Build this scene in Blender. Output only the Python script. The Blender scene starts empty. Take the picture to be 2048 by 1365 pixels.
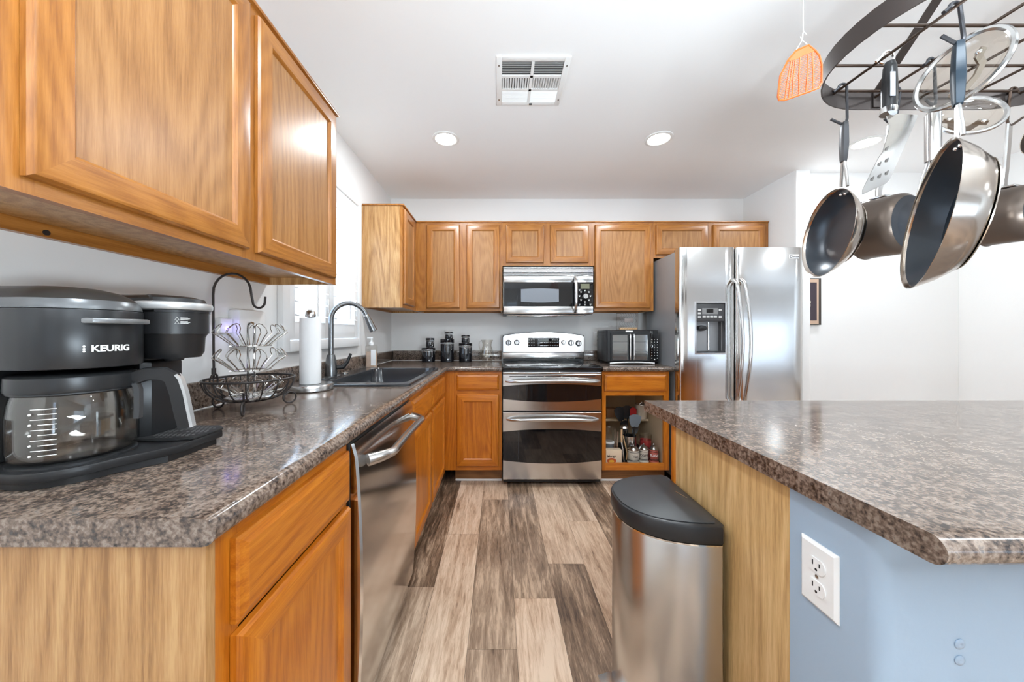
import bpy, bmesh, math, random
from mathutils import Vector, Matrix
random.seed(7)
S = bpy.context.scene
COL = S.collection
PI = math.pi
# ------------------------------------------------------------------ camera
FOC, CX, CY, EYE = 683.0, 998.0, 667.0, 1.17
cd = bpy.data.cameras.new('camera'); cam = bpy.data.objects.new('camera', cd); COL.objects.link(cam)
cd.sensor_width = 36.0; cd.lens = FOC / 2048 * 36
cd.shift_x = (1024 - CX) / 2048; cd.shift_y = (CY - 682.5) / 2048
cam.location = (0, 0, EYE); cam.rotation_euler = (PI / 2, 0, 0); cd.clip_start = 0.02
S.camera = cam
def mx(px, y): return (px - CX) * y / FOC            # a measured picture column at depth y, in metres
def mz(py, y): return EYE - (py - CY) * y / FOC       # a measured picture row at depth y, in metres
# ------------------------------------------------------------------ world, light, exposure
S.view_settings.view_transform = 'Standard'; S.view_settings.look = 'None'
S.view_settings.gamma = 1.0; S.view_settings.use_curve_mapping = False
S.view_settings.exposure = 1.86
W = bpy.data.worlds.new('sky'); S.world = W; W.use_nodes = True
WN, WL = W.node_tree.nodes, W.node_tree.links         # sky above, dim band at eye level, ground below brightened to lift the ceiling
bg = WN['Background']; bg.inputs[1].default_value = 1.0
wt_ = WN.new('ShaderNodeTexCoord'); ws_ = WN.new('ShaderNodeSeparateXYZ'); wm_ = WN.new('ShaderNodeMapRange'); wr_ = WN.new('ShaderNodeValToRGB')
WL.new(wt_.outputs['Generated'], ws_.inputs[0]); WL.new(ws_.outputs['Z'], wm_.inputs['Value']); wm_.inputs['From Min'].default_value = -1; wm_.inputs['From Max'].default_value = 1
we_ = wr_.color_ramp.elements
GROUND, HORIZ, SKY = (2.0, 2.5, 3.0), (0.38, 0.46, 0.56), (0.5, 0.7, 1.05)
for _ in range(2): we_.new(0.5)
for k_, (p_, c_) in enumerate(((0.40, GROUND), (0.47, HORIZ), (0.55, HORIZ), (0.68, SKY))): we_[k_].position = p_; we_[k_].color = (*c_, 1)
WL.new(wm_.outputs[0], wr_.inputs[0]); WL.new(wr_.outputs[0], bg.inputs[0])
wl_ = WN.new('ShaderNodeMapRange'); wl_.interpolation_type = 'SMOOTHSTEP'                     # world brightness raised towards the sink window to strengthen its light
for k_, v_ in (('From Min', -.80), ('From Max', -.40), ('To Min', 2.6), ('To Max', 1.15)): wl_.inputs[k_].default_value = v_
WL.new(ws_.outputs['X'], wl_.inputs['Value']); WL.new(wl_.outputs[0], bg.inputs[1])
S.cycles.max_bounces = 12; S.cycles.diffuse_bounces = 6; S.cycles.glossy_bounces = 5; S.cycles.transmission_bounces = 10
S.cycles.transparent_max_bounces = 12; S.cycles.caustics_reflective = False; S.cycles.caustics_refractive = False
S.cycles.sample_clamp_indirect = 6.0; S.cycles.use_denoising = True
def portal(name, loc, rot, sx, sy):
    d = bpy.data.lights.new(name, 'AREA'); d.shape = 'RECTANGLE'; d.size = sx; d.size_y = sy
    d.cycles.is_portal = True
    o = bpy.data.objects.new(name, d); COL.objects.link(o); o.location = loc; o.rotation_euler = rot; return o
def area(name, loc, rot, sx, sy, power, col):
    d = bpy.data.lights.new(name, 'AREA'); d.shape = 'RECTANGLE'; d.size = sx; d.size_y = sy; d.energy = power; d.color = col
    o = bpy.data.objects.new(name, d); COL.objects.link(o); o.location = loc; o.rotation_euler = rot; return o
XW, YW, ZC, XR = -1.025, 3.25, 2.45, 2.325            # left wall, back wall, ceiling, return wall
YR, XB = -4.2, 8.6                                     # rear wall of the open living side, its far right wall
WIN = (1.625, 2.435, 1.13, 2.08)                        # left window: y0, y1, z0, z1
REAR = [(-0.45, 0.85, 0.08, 2.1), (4.2, 8.3, 0.25, 1.54)]  # openings of the rear wall: x0, x1, z0, z1
portal('sky_portal_window', (XW - 0.2, (WIN[0] + WIN[1]) / 2, (WIN[2] + WIN[3]) / 2), (0, -PI / 2, 0), WIN[3] - WIN[2], WIN[1] - WIN[0])
for (a, b, c, d) in REAR:
    portal('sky_portal_rear', ((a + b) / 2, YR - 0.12, (c + d) / 2), (PI / 2, 0, 0), b - a, d - c)
CANS = [(-.35, 2.245), (1.05, 2.245), (2.46, 2.29), (-.35, .35), (1.05, .35), (2.46, .35), (-.35, -1.6), (1.05, -1.6), (2.46, -1.6), (4.6, -.6), (6.4, -.6)]   # recessed lights: three in view, the rest unseen, added for more overhead light
for cx_, cy_ in CANS:
    d = bpy.data.lights.new('can_light', 'AREA'); d.shape = 'DISK'; d.size = .13; d.energy = 2.7; d.color = (.87, .96, 1.03)
    o = bpy.data.objects.new('can_light', d); COL.objects.link(o); o.location = (cx_, cy_, ZC - .0075)
area('ceiling_fill', (.95, -.8, .95), (PI - math.radians(6), 0, 0), .9, .9, 40.0, (.80, .93, 1.02))   # added unseen fill light behind the camera, turned up to brighten the room
# ------------------------------------------------------------------ materials
def nt(name):
    m = bpy.data.materials.new(name); m.use_nodes = True
    n = m.node_tree; return m, n, n.nodes['Principled BSDF'], n.nodes.new, n.links.new
def plain(name, c, rough=0.5, metal=0.0, spec=0.5, coat=0.0, trans=0.0, ior=1.45, emit=None, es=0.0, alpha=1.0):
    m, n, b, N, L = nt(name)
    b.inputs['Base Color'].default_value = (*c, 1); b.inputs['Roughness'].default_value = rough
    b.inputs['Metallic'].default_value = metal; b.inputs['Specular IOR Level'].default_value = spec
    b.inputs['Coat Weight'].default_value = coat; b.inputs['Coat Roughness'].default_value = 0.08
    b.inputs['Transmission Weight'].default_value = trans; b.inputs['IOR'].default_value = ior
    if emit: b.inputs['Emission Color'].default_value = (*emit, 1); b.inputs['Emission Strength'].default_value = es
    return m
def ramp(N, stops):
    r = N('ShaderNodeValToRGB'); e = r.color_ramp.elements
    while len(e) < len(stops): e.new(0.5)
    for k, (p, c) in enumerate(stops): e[k].position = p; e[k].color = (*c, 1)
    return r
def oak(name, axis, lo, mid, hi, rough=0.32, big=1.0):
    m, n, b, N, L = nt(name)
    tc = N('ShaderNodeTexCoord'); oi = N('ShaderNodeObjectInfo'); mp = N('ShaderNodeMapping'); ad = N('ShaderNodeVectorMath'); ad.operation = 'ADD'
    mu = N('ShaderNodeVectorMath'); mu.operation = 'SCALE'; mu.inputs[0].default_value = (7.3, 5.1, 9.7)
    L(oi.outputs['Random'], mu.inputs['Scale']); L(tc.outputs['Object'], ad.inputs[0]); L(mu.outputs[0], ad.inputs[1])
    s = [1.0, 1.0, 1.0]; s['xyz'.index(axis)] = 0.045
    mp.inputs['Scale'].default_value = s; L(ad.outputs[0], mp.inputs['Vector'])
    mq = N('ShaderNodeMapping'); s2 = [1.0, 1.0, 1.0]; s2['xyz'.index(axis)] = 0.16; mq.inputs['Scale'].default_value = s2; L(ad.outputs[0], mq.inputs['Vector'])
    n1 = N('ShaderNodeTexNoise'); n1.inputs['Scale'].default_value = 55 * big; n1.inputs['Detail'].default_value = 3; n1.inputs['Distortion'].default_value = 0.4
    n2 = N('ShaderNodeTexNoise'); n2.inputs['Scale'].default_value = 330; n2.inputs['Detail'].default_value = 3; n2.inputs['Roughness'].default_value = 0.7
    n4 = N('ShaderNodeTexNoise'); n4.inputs['Scale'].default_value = 4.2; n4.inputs['Detail'].default_value = 1.2; n4.inputs['Roughness'].default_value = 0.4
    for q in (n1, n2): L(mp.outputs[0], q.inputs['Vector'])
    L(mq.outputs[0], n4.inputs['Vector'])
    k1 = N('ShaderNodeMath'); k1.operation = 'MULTIPLY'; k1.inputs[1].default_value = 130.0; L(n4.outputs['Fac'], k1.inputs[0])     # growth rings: contours of a slow noise
    k2 = N('ShaderNodeMath'); k2.operation = 'SINE'; L(k1.outputs[0], k2.inputs[0])
    a = N('ShaderNodeMath'); a.operation = 'MULTIPLY_ADD'; a.inputs[1].default_value = 0.40; L(n1.outputs['Fac'], a.inputs[0])
    w2 = N('ShaderNodeMath'); w2.operation = 'MULTIPLY_ADD'; w2.inputs[1].default_value = 0.055; L(k2.outputs[0], w2.inputs[0])
    w3 = N('ShaderNodeMath'); w3.operation = 'MULTIPLY'; w3.inputs[1].default_value = 0.48; L(n2.outputs['Fac'], w3.inputs[0])
    L(w3.outputs[0], w2.inputs[2]); L(w2.outputs[0], a.inputs[2])
    r = ramp(N, [(0.30, lo), (0.44, mid), (0.58, hi)]); L(a.outputs[0], r.inputs[0]); L(r.outputs[0], b.inputs['Base Color'])
    b.inputs['Roughness'].default_value = rough; b.inputs['Coat Weight'].default_value = 0.14; b.inputs['Coat Roughness'].default_value = 0.25
    bp = N('ShaderNodeBump'); bp.inputs['Strength'].default_value = 0.06; bp.inputs['Distance'].default_value = 0.002
    L(n2.outputs['Fac'], bp.inputs['Height']); L(bp.outputs[0], b.inputs['Normal'])
    return m
O_LO, O_MI, O_HI = (0.25, 0.086, 0.014), (0.345, 0.130, 0.023), (0.42, 0.172, 0.036)
OZ, OX, OY = [oak('oak_' + a, a, O_LO, O_MI, O_HI) for a in 'zxy']
B_LO, B_MI, B_HI = (0.37, 0.095, 0.004), (0.50, 0.148, 0.008), (0.59, 0.20, 0.016)   # the base units take a deeper, more orange oak tone
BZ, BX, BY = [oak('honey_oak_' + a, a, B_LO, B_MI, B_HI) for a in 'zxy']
P_LO, P_MI, P_HI = (0.245, 0.104, 0.030), (0.335, 0.153, 0.048), (0.405, 0.20, 0.070)
PZ_ = oak('oak_panel_z', 'z', P_LO, P_MI, P_HI)
E_LO, E_MI, E_HI = (0.29, 0.14, 0.045), (0.45, 0.24, 0.090), (0.57, 0.345, 0.15)
EZ = oak('oak_veneer_z', 'z', E_LO, E_MI, E_HI, 0.36)
IZ = oak('lightened_oak_veneer_z', 'z', (0.44, 0.25, 0.095), (0.62, 0.39, 0.165), (0.74, 0.51, 0.25), 0.36)  # veneer colour lightened to make up for shade on the island's left side
def laminate():
    m, n, b, N, L = nt('granite_laminate')
    tc = N('ShaderNodeTexCoord')
    n1 = N('ShaderNodeTexNoise'); n1.inputs['Scale'].default_value = 130; n1.inputs['Detail'].default_value = 6; n1.inputs['Roughness'].default_value = 0.62
    n2 = N('ShaderNodeTexNoise'); n2.inputs['Scale'].default_value = 34; n2.inputs['Detail'].default_value = 4
    vo = N('ShaderNodeTexVoronoi'); vo.inputs['Scale'].default_value = 150
    for q in (n1, n2, vo): L(tc.outputs['Object'], q.inputs['Vector'])
    a = N('ShaderNodeMath'); a.operation = 'MULTIPLY_ADD'; a.inputs[1].default_value = 0.35; L(n2.outputs['Fac'], a.inputs[0])
    c = N('ShaderNodeMath'); c.operation = 'MULTIPLY_ADD'; c.inputs[1].default_value = 0.10; L(vo.outputs['Distance'], c.inputs[0])
    d = N('ShaderNodeMath'); d.operation = 'MULTIPLY'; d.inputs[1].default_value = 0.70; L(n1.outputs['Fac'], d.inputs[0])
    L(d.outputs[0], c.inputs[2]); L(c.outputs[0], a.inputs[2])
    r = ramp(N, [(0.40, (0.012, 0.010, 0.010)), (0.48, (0.045, 0.033, 0.028)), (0.54, (0.105, 0.074, 0.057)), (0.61, (0.175, 0.128, 0.100)), (0.68, (0.27, 0.21, 0.17)), (0.76, (0.13, 0.11, 0.10))])
    L(a.outputs[0], r.inputs[0]); L(r.outputs[0], b.inputs['Base Color'])
    b.inputs['Roughness'].default_value = 0.13; b.inputs['Specular IOR Level'].default_value = 0.75
    return m
LAM = laminate()
def floor_mat():
    m, n, b, N, L = nt('vinyl_plank')
    at = N('ShaderNodeVertexColor'); at.layer_name = 'plank'; sp = N('ShaderNodeSeparateColor'); L(at.outputs['Color'], sp.inputs[0])
    tc = N('ShaderNodeTexCoord'); cb = N('ShaderNodeCombineXYZ'); m1 = N('ShaderNodeMath'); m1.operation = 'MULTIPLY'; m1.inputs[1].default_value = 37.0
    L(sp.outputs[1], m1.inputs[0]); L(m1.outputs[0], cb.inputs[2]); L(m1.outputs[0], cb.inputs[1])
    ad = N('ShaderNodeVectorMath'); ad.operation = 'ADD'; L(tc.outputs['Object'], ad.inputs[0]); L(cb.outputs[0], ad.inputs[1])
    mp = N('ShaderNodeMapping'); mp.inputs['Scale'].default_value = (1, 0.10, 1); L(ad.outputs[0], mp.inputs['Vector'])
    n1 = N('ShaderNodeTexNoise'); n1.inputs['Scale'].default_value = 20; n1.inputs['Detail'].default_value = 5; n1.inputs['Distortion'].default_value = 1.4; n1.inputs['Roughness'].default_value = 0.6
    n2 = N('ShaderNodeTexNoise'); n2.inputs['Scale'].default_value = 120; n2.inputs['Detail'].default_value = 5; n2.inputs['Distortion'].default_value = 0.8; n2.inputs['Roughness'].default_value = 0.7
    mp2 = N('ShaderNodeMapping'); mp2.inputs['Scale'].default_value = (1, 0.4, 1); L(ad.outputs[0], mp2.inputs['Vector'])
    n3 = N('ShaderNodeTexNoise'); n3.inputs['Scale'].default_value = 7; n3.inputs['Detail'].default_value = 3; L(mp2.outputs[0], n3.inputs['Vector'])
    for q in (n1, n2): L(mp.outputs[0], q.inputs['Vector'])
    a = N('ShaderNodeMath'); a.operation = 'MULTIPLY_ADD'; a.inputs[1].default_value = 0.34; L(n2.outputs['Fac'], a.inputs[0])
    c = N('ShaderNodeMath'); c.operation = 'MULTIPLY_ADD'; c.inputs[1].default_value = 0.42; L(n1.outputs['Fac'], c.inputs[0])
    d = N('ShaderNodeMath'); d.operation = 'MULTIPLY'; d.inputs[1].default_value = 0.24; L(n3.outputs['Fac'], d.inputs[0])
    L(d.outputs[0], c.inputs[2]); L(c.outputs[0], a.inputs[2])
    r1 = ramp(N, [(0.37, (0.20, 0.115, 0.07)), (0.44, (0.44, 0.29, 0.19)), (0.51, (0.59, 0.42, 0.295)), (0.58, (0.70, 0.53, 0.39))])
    r2 = ramp(N, [(0.39, (0.03, 0.016, 0.009)), (0.46, (0.095, 0.054, 0.031)), (0.52, (0.19, 0.118, 0.073)), (0.59, (0.44, 0.30, 0.20))])
    L(a.outputs[0], r1.inputs[0]); L(a.outputs[0], r2.inputs[0])
    mi = N('ShaderNodeMix'); mi.data_type = 'RGBA'; L(sp.outputs[0], mi.inputs[0]); L(r2.outputs[0], mi.inputs[6]); L(r1.outputs[0], mi.inputs[7])
    L(mi.outputs[2], b.inputs['Base Color']); b.inputs['Roughness'].default_value = 0.42
    return m
FLOORM = floor_mat()
def steel(name, c, rough, axis='z', amt=0.10):
    m, n, b, N, L = nt(name)
    tc = N('ShaderNodeTexCoord'); mp = N('ShaderNodeMapping'); s = [120.0, 120.0, 120.0]; s['xyz'.index(axis)] = 3.0
    mp.inputs['Scale'].default_value = s; L(tc.outputs['Object'], mp.inputs['Vector'])
    n1 = N('ShaderNodeTexNoise'); n1.inputs['Scale'].default_value = 1; n1.inputs['Detail'].default_value = 2; L(mp.outputs[0], n1.inputs['Vector'])
    mr = N('ShaderNodeMapRange'); mr.inputs['To Min'].default_value = rough - amt / 2; mr.inputs['To Max'].default_value = rough + amt / 2
    L(n1.outputs['Fac'], mr.inputs['Value']); L(mr.outputs[0], b.inputs['Roughness'])
    b.inputs['Base Color'].default_value = (*c, 1); b.inputs['Metallic'].default_value = 1
    return m
def dented(name, c, rough):
    m, n, b, N, L = nt(name)
    tc = N('ShaderNodeTexCoord'); mp = N('ShaderNodeMapping'); mp.inputs['Scale'].default_value = (1, 1, 0.45); L(tc.outputs['Object'], mp.inputs['Vector'])
    n1 = N('ShaderNodeTexNoise'); n1.inputs['Scale'].default_value = 9; n1.inputs['Detail'].default_value = 1.5; L(mp.outputs[0], n1.inputs['Vector'])
    bp = N('ShaderNodeBump'); bp.inputs['Strength'].default_value = 0.25; bp.inputs['Distance'].default_value = 0.012; L(n1.outputs['Fac'], bp.inputs['Height']); L(bp.outputs[0], b.inputs['Normal'])
    b.inputs['Base Color'].default_value = (*c, 1); b.inputs['Metallic'].default_value = 1; b.inputs['Roughness'].default_value = rough
    return m
STEEL = steel('stainless_steel', (0.60, 0.59, 0.58), 0.20, 'x', 0.03)
STEELV = steel('stainless_steel_brushed', (0.68, 0.67, 0.655), 0.135, 'z', 0.03)
DENT = dented('dented_stainless_steel', (0.56, 0.55, 0.54), 0.27)
CHROME = plain('chrome', (0.78, 0.78, 0.78), 0.10, 1)
SATIN = plain('satin_steel', (0.56, 0.55, 0.54), 0.24, 1)
PANST = plain('pan_steel', (0.62, 0.56, 0.50), 0.16, 1)
WIRE = plain('silver_wire', (0.55, 0.53, 0.50), 0.25, 1)
NONST = plain('nonstick_coating', (0.022, 0.034, 0.050), 0.30, 0.25, 0.9)
HARDA = plain('hard_anodized', (0.13, 0.10, 0.082), 0.33, 0.6)
IRON = plain('wrought_iron', (0.045, 0.038, 0.036), 0.4, 0.5)
BRONZE = plain('bronze_band', (0.060, 0.048, 0.044), 0.40, 0.6)
BLK = plain('black_plastic', (0.014, 0.014, 0.015), 0.33)
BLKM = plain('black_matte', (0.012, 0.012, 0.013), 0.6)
GUN = plain('gunmetal_plastic', (0.030, 0.031, 0.033), 0.30, 0.4)
DGREY = plain('dark_grey_plastic', (0.045, 0.047, 0.05), 0.42)
BGLASS = plain('black_glass', (0.006, 0.006, 0.007), 0.04, 0, 0.7)
CERAM = plain('black_ceramic', (0.006, 0.006, 0.008), 0.08, 0, 0.6)
SINKM = plain('black_sink', (0.02, 0.022, 0.026), 0.16, 0, 0.7)
GLASS = plain('clear_glass', (1, 1, 1), 0.0, 0, 0.5, 0, 1.0, 1.45)
LGLASS = plain('lid_glass', (1, 0.97, 0.92), 0.02, 0, 0.5, 0, 1.0, 1.12)
def thin_glass(name, tint, refl):
    m, n, b, N, L = nt(name)
    t = N('ShaderNodeBsdfTransparent'); t.inputs[0].default_value = (*tint, 1); g = N('ShaderNodeBsdfGlossy'); g.inputs['Roughness'].default_value = 0.03
    lw = N('ShaderNodeLayerWeight'); lw.inputs[0].default_value = 0.5; pw = N('ShaderNodeMath'); pw.operation = 'POWER'; pw.inputs[1].default_value = 4.0; L(lw.outputs['Facing'], pw.inputs[0])
    f = N('ShaderNodeMath'); f.operation = 'MULTIPLY_ADD'; f.inputs[1].default_value = 0.75; f.inputs[2].default_value = refl; L(pw.outputs[0], f.inputs[0]); x = N('ShaderNodeMixShader')
    L(f.outputs[0], x.inputs[0]); L(t.outputs[0], x.inputs[1]); L(g.outputs[0], x.inputs[2]); L(x.outputs[0], n.nodes['Material Output'].inputs[0]); return m
PANE = thin_glass('window_pane', (0.97, 0.98, 0.98), 0.03)
THIN = thin_glass('thin_glassware', (0.96, 0.95, 0.93), 0.08)
LIDG = thin_glass('tempered_lid_glass', (0.90, 0.85, 0.78), 0.06)
WHITE = plain('white_plastic', (0.82, 0.82, 0.81), 0.35)
PAPER = plain('paper_white', (0.86, 0.86, 0.86), 0.9)
SHUT = plain('shutter_white', (0.84, 0.84, 0.84), 0.4)
INK = plain('white_print', (0.85, 0.85, 0.83), 0.5)
ORANGE = plain('orange_plastic', (0.62, 0.10, 0.010), 0.45)
RED = plain('red_plastic', (0.45, 0.02, 0.02), 0.4)
CREAM = plain('cream_ceramic', (0.68, 0.60, 0.48), 0.4)
BIRCH = plain('cabinet_interior', (0.62, 0.50, 0.34), 0.5)
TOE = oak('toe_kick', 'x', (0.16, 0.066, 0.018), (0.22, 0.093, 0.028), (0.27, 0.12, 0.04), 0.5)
GREYS = plain('grey_silicone', (0.16, 0.20, 0.24), 0.5)
WOODS = plain('beech_wood', (0.60, 0.38, 0.20), 0.5)
def paint(name, c, bump=0.12, sc=60, rough=0.6):
    m, n, b, N, L = nt(name)
    b.inputs['Base Color'].default_value = (*c, 1); b.inputs['Roughness'].default_value = rough
    tc = N('ShaderNodeTexCoord'); n1 = N('ShaderNodeTexNoise'); n1.inputs['Scale'].default_value = sc; n1.inputs['Detail'].default_value = 3; L(tc.outputs['Object'], n1.inputs['Vector'])
    bp = N('ShaderNodeBump'); bp.inputs['Strength'].default_value = bump; bp.inputs['Distance'].default_value = 0.003; L(n1.outputs['Fac'], bp.inputs['Height']); L(bp.outputs[0], b.inputs['Normal'])
    return m
WALLM = paint('wall_paint', (0.83, 0.822, 0.81))
CEILM = paint('ceiling_paint', (0.88, 0.88, 0.88), 0.2, 25, 0.8)
BLUEM = paint('pale_blue_wall', (0.35, 0.45, 0.565), 0.12, 60, 0.45)  # pale blue for the island wall, bluer than the other walls
LAMPM = plain('lamp_lens', (1, 1, 1), 0.5, emit=(1.0, 0.93, 0.84), es=14)
# ------------------------------------------------------------------ mesh builder
class MB:
    def __init__(s, M=None): s.v = []; s.f = []; s.mi = []; s.M = M or Matrix(); s.cur = 0
    def add(s, vs, fs, M=None):
        k = len(s.v); T = s.M @ M if M else s.M
        s.v += [T @ Vector(p) for p in vs]; s.f += [tuple(i + k for i in q) for q in fs]; s.mi += [s.cur] * len(fs); return s
    def box(s, x0, x1, y0, y1, z0, z1, bev=0.0, seg=2, M=None):
        if x0 > x1: x0, x1 = x1, x0
        if y0 > y1: y0, y1 = y1, y0
        if z0 > z1: z0, z1 = z1, z0
        if bev <= 0:
            vs = [(x, y, z) for z in (z0, z1) for (x, y) in ((x0, y0), (x1, y0), (x1, y1), (x0, y1))]
            return s.add(vs, [(3, 2, 1, 0), (4, 5, 6, 7), (0, 1, 5, 4), (1, 2, 6, 5), (2, 3, 7, 6), (3, 0, 4, 7)], M)
        bev = min(bev, (x1 - x0) * .49, (y1 - y0) * .49, (z1 - z0) * .49)
        bm = bmesh.new(); bmesh.ops.create_cube(bm, size=1)
        for v in bm.verts: v.co = Vector(((x0 + x1) / 2 + v.co.x * (x1 - x0), (y0 + y1) / 2 + v.co.y * (y1 - y0), (z0 + z1) / 2 + v.co.z * (z1 - z0)))
        bmesh.ops.bevel(bm, geom=bm.edges[:], offset=bev, segments=seg, affect='EDGES', profile=0.5)
        bm.verts.index_update(); vs = [v.co.copy() for v in bm.verts]; fs = [[v.index for v in f.verts] for f in bm.faces]; bm.free()
        return s.add(vs, fs, M)
    def rings(s, rs, closed=True, cap0=True, cap1=True, M=None, loop=False):
        n = len(rs[0]); vs = [p for r in rs for p in r]; fs = []; m = len(rs)
        for i in range(m if loop else m - 1):
            j2 = (i + 1) % m
            for k in range(n if closed else n - 1):
                k2 = (k + 1) % n
                fs.append((i * n + k, i * n + k2, j2 * n + k2, j2 * n + k))
        if not loop and closed:
            if cap0: fs.append(tuple(range(n - 1, -1, -1)))
            if cap1: fs.append(tuple(range((m - 1) * n, m * n)))
        return s.add(vs, fs, M)
    def lathe(s, prof, c=(0, 0, 0), M=None, n=40, sx=1.0, sy=1.0, cap=True, loop=False):
        T = Matrix.Translation(Vector(c)) @ (M or Matrix())
        rs = [[(max(r, 1e-5) * math.cos(2 * PI * k / n) * sx, max(r, 1e-5) * math.sin(2 * PI * k / n) * sy, z) for k in range(n)] for r, z in prof]
        return s.rings(rs, True, cap, cap, T, loop)
    def cyl(s, p0, p1, r0, r1=None, n=20, bev=0.0):
        p0 = Vector(p0); p1 = Vector(p1); d = p1 - p0; L_ = d.length; r1 = r0 if r1 is None else r1
        M = Matrix.Translation(p0) @ d.to_track_quat('Z', 'Y').to_matrix().to_4x4()
        if bev: return s.lathe([(r0 - bev, 0), (r0, bev), (r1, L_ - bev), (r1 - bev, L_)], M=M, n=n)
        return s.lathe([(r0, 0), (r1, L_)], M=M, n=n)
    def sweep(s, pts, prof, closed=False, up=(0, 0, 1), scale=None):
        """prof: 2D points (a sideways, b along up) carried along pts with mitred corners"""
        P = [Vector(p) for p in pts]; n = len(P); rs = []; up = Vector(up)
        for i in range(n):
            a = P[i] - P[i - 1] if (i > 0 or closed) else P[1] - P[0]
            b = P[(i + 1) % n] - P[i] if (i < n - 1 or closed) else P[-1] - P[-2]
            a.normalize(); b.normalize(); t = (a + b)
            if t.length < 1e-6: t = a
            t.normalize(); sd = t.cross(up)
            if sd.length < 1e-4: sd = t.orthogonal()
            sd.normalize(); u = sd.cross(t); k = 1.0 / max(0.35, t.dot(a)); q = scale[i] if scale else 1.0
            rs.append([P[i] + sd * (x * k * q) + u * (y * q) for x, y in prof])
        return s.rings(rs, True, True, True, None, closed)
    def tube(s, pts, r, n=8, closed=False, taper=None):
        P = [Vector(p) for p in pts]; m = len(P)
        def tan(i):
            if closed: return (P[(i + 1) % m] - P[i - 1]).normalized()
            return (P[min(i + 1, m - 1)] - P[max(i - 1, 0)]).normalized()
        t = tan(0); u = t.orthogonal().normalized(); rs = []
        for i in range(m):
            t2 = tan(i); u = (t.rotation_difference(t2) @ u); u = (u - t2 * u.dot(t2)).normalized(); t = t2; w = t.cross(u)
            q = r * (taper[i] if taper else 1)
            rs.append([P[i] + (u * math.cos(2 * PI * k / n) + w * math.sin(2 * PI * k / n)) * q for k in range(n)])
        return s.rings(rs, True, True, True, None, closed)
    def prism(s, poly, z0, z1, M=None, bev=0.0):
        if bev:
            c = Vector((sum(p[0] for p in poly) / len(poly), sum(p[1] for p in poly) / len(poly)))
            def ins(d):
                n = len(poly); out = []
                for i in range(n):
                    a = Vector(poly[i]) - Vector(poly[i - 1]); b = Vector(poly[(i + 1) % n]) - Vector(poly[i]); a.normalize(); b.normalize()
                    na = Vector((-a.y, a.x)); nb = Vector((-b.y, b.x)); q = na + nb
                    q = q / max(0.3, (q.length_squared / 2)) if q.length > 1e-6 else na
                    out.append(Vector(poly[i]) + q * d * sgn)
                return out
            ar = sum(poly[i - 1][0] * poly[i][1] - poly[i][0] * poly[i - 1][1] for i in range(len(poly))); sgn = 1 if ar > 0 else -1
            i1 = ins(bev); i2 = ins(bev * 0.3)
            rs = [[(p[0], p[1], z) for p in q] for q, z in ((i1, z0), (i2, z0 + bev * .3), (poly, z0 + bev), (poly, z1 - bev), (i2, z1 - bev * .3), (i1, z1))]
        else: rs = [[(p[0], p[1], z) for p in poly] for z in (z0, z1)]
        return s.rings(rs, True, True, True, M)
    def ball(s, c, r, n=16, sx=1, sy=1, sz=1):
        return s.lathe([(r * math.sin(PI * k / n), -r * math.cos(PI * k / n)) for k in range(n + 1)], c, Matrix.Diagonal((sx, sy, sz, 1)), n=n * 2 if n < 12 else 24)
    def torus(s, c, R, r, M=None, n=40, m=8, a0=0, a1=2 * PI):
        full = abs(a1 - a0 - 2 * PI) < 1e-6; T = Matrix.Translation(Vector(c)) @ (M or Matrix())
        k = n if full else n + 1
        pts = [T @ Vector((R * math.cos(a0 + (a1 - a0) * i / n), R * math.sin(a0 + (a1 - a0) * i / n), 0)) for i in range(k)]
        return s.tube(pts, r, m, full)
def frame(o, x, y, z):
    """matrix whose columns are the axes x, y, z at origin o"""
    M = Matrix.Identity(4)
    for i, a in enumerate((x, y, z, o)):
        for j in range(3): M[j][i] = a[j]
    return M
FX = lambda y, x0=0.0: None
def link(name, mb, mats, parent=None, smooth=38):
    me = bpy.data.meshes.new(name)
    inv = parent.matrix_basis.inverted() if (parent is not None and mb is not None) else Matrix()
    if parent is not None and parent.parent is not None: inv = (parent.parent.matrix_basis @ parent.matrix_basis).inverted()
    me.from_pydata([inv @ v for v in mb.v], [], mb.f)
    for m in (mats if isinstance(mats, (list, tuple)) else [mats]): me.materials.append(m)
    me.polygons.foreach_set('material_index', mb.mi)
    bm = bmesh.new(); bm.from_mesh(me); bmesh.ops.recalc_face_normals(bm, faces=bm.faces[:]); bm.to_mesh(me); bm.free()
    me.polygons.foreach_set('use_smooth', [True] * len(me.polygons)); me.set_sharp_from_angle(angle=math.radians(smooth)); me.update()
    o = bpy.data.objects.new(name, me); COL.objects.link(o)
    if parent is not None: o.parent = parent
    return o
def tag(o, label, cat, group=None):
    o['label'] = label; o['category'] = cat
    if group: o['group'] = group
    return o
def thing(name, label, cat, loc, group=None):
    o = bpy.data.objects.new(name, None); COL.objects.link(o); o.location = loc; o.empty_display_size = 0.05
    o.matrix_basis = Matrix.Translation(Vector(loc)); return tag(o, label, cat, group)
def part(name, mb, mats, parent, label=None, smooth=38):
    o = link(name, mb, mats, parent, smooth)
    if label: o['label'] = label
    return o
def solo(name, mb, mats, label, cat, loc, group=None, smooth=38):
    """a thing that is one mesh, its origin at loc"""
    mb.v = [v - Vector(loc) for v in mb.v]; o = link(name, mb, mats, None, smooth); o.location = loc; return tag(o, label, cat, group)
def struct(name, mb, mats, smooth=38):
    o = link(name, mb, mats, None, smooth); o['kind'] = 'structure'; return o
def copy_thing(r, loc, label):
    n = r.copy(); COL.objects.link(n); n.location = loc; n['label'] = label
    for ch in list(r.children):
        c = ch.copy(); COL.objects.link(c); c.parent = n
        for g in list(ch.children):
            d = g.copy(); COL.objects.link(d); d.parent = c
    return n
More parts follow.
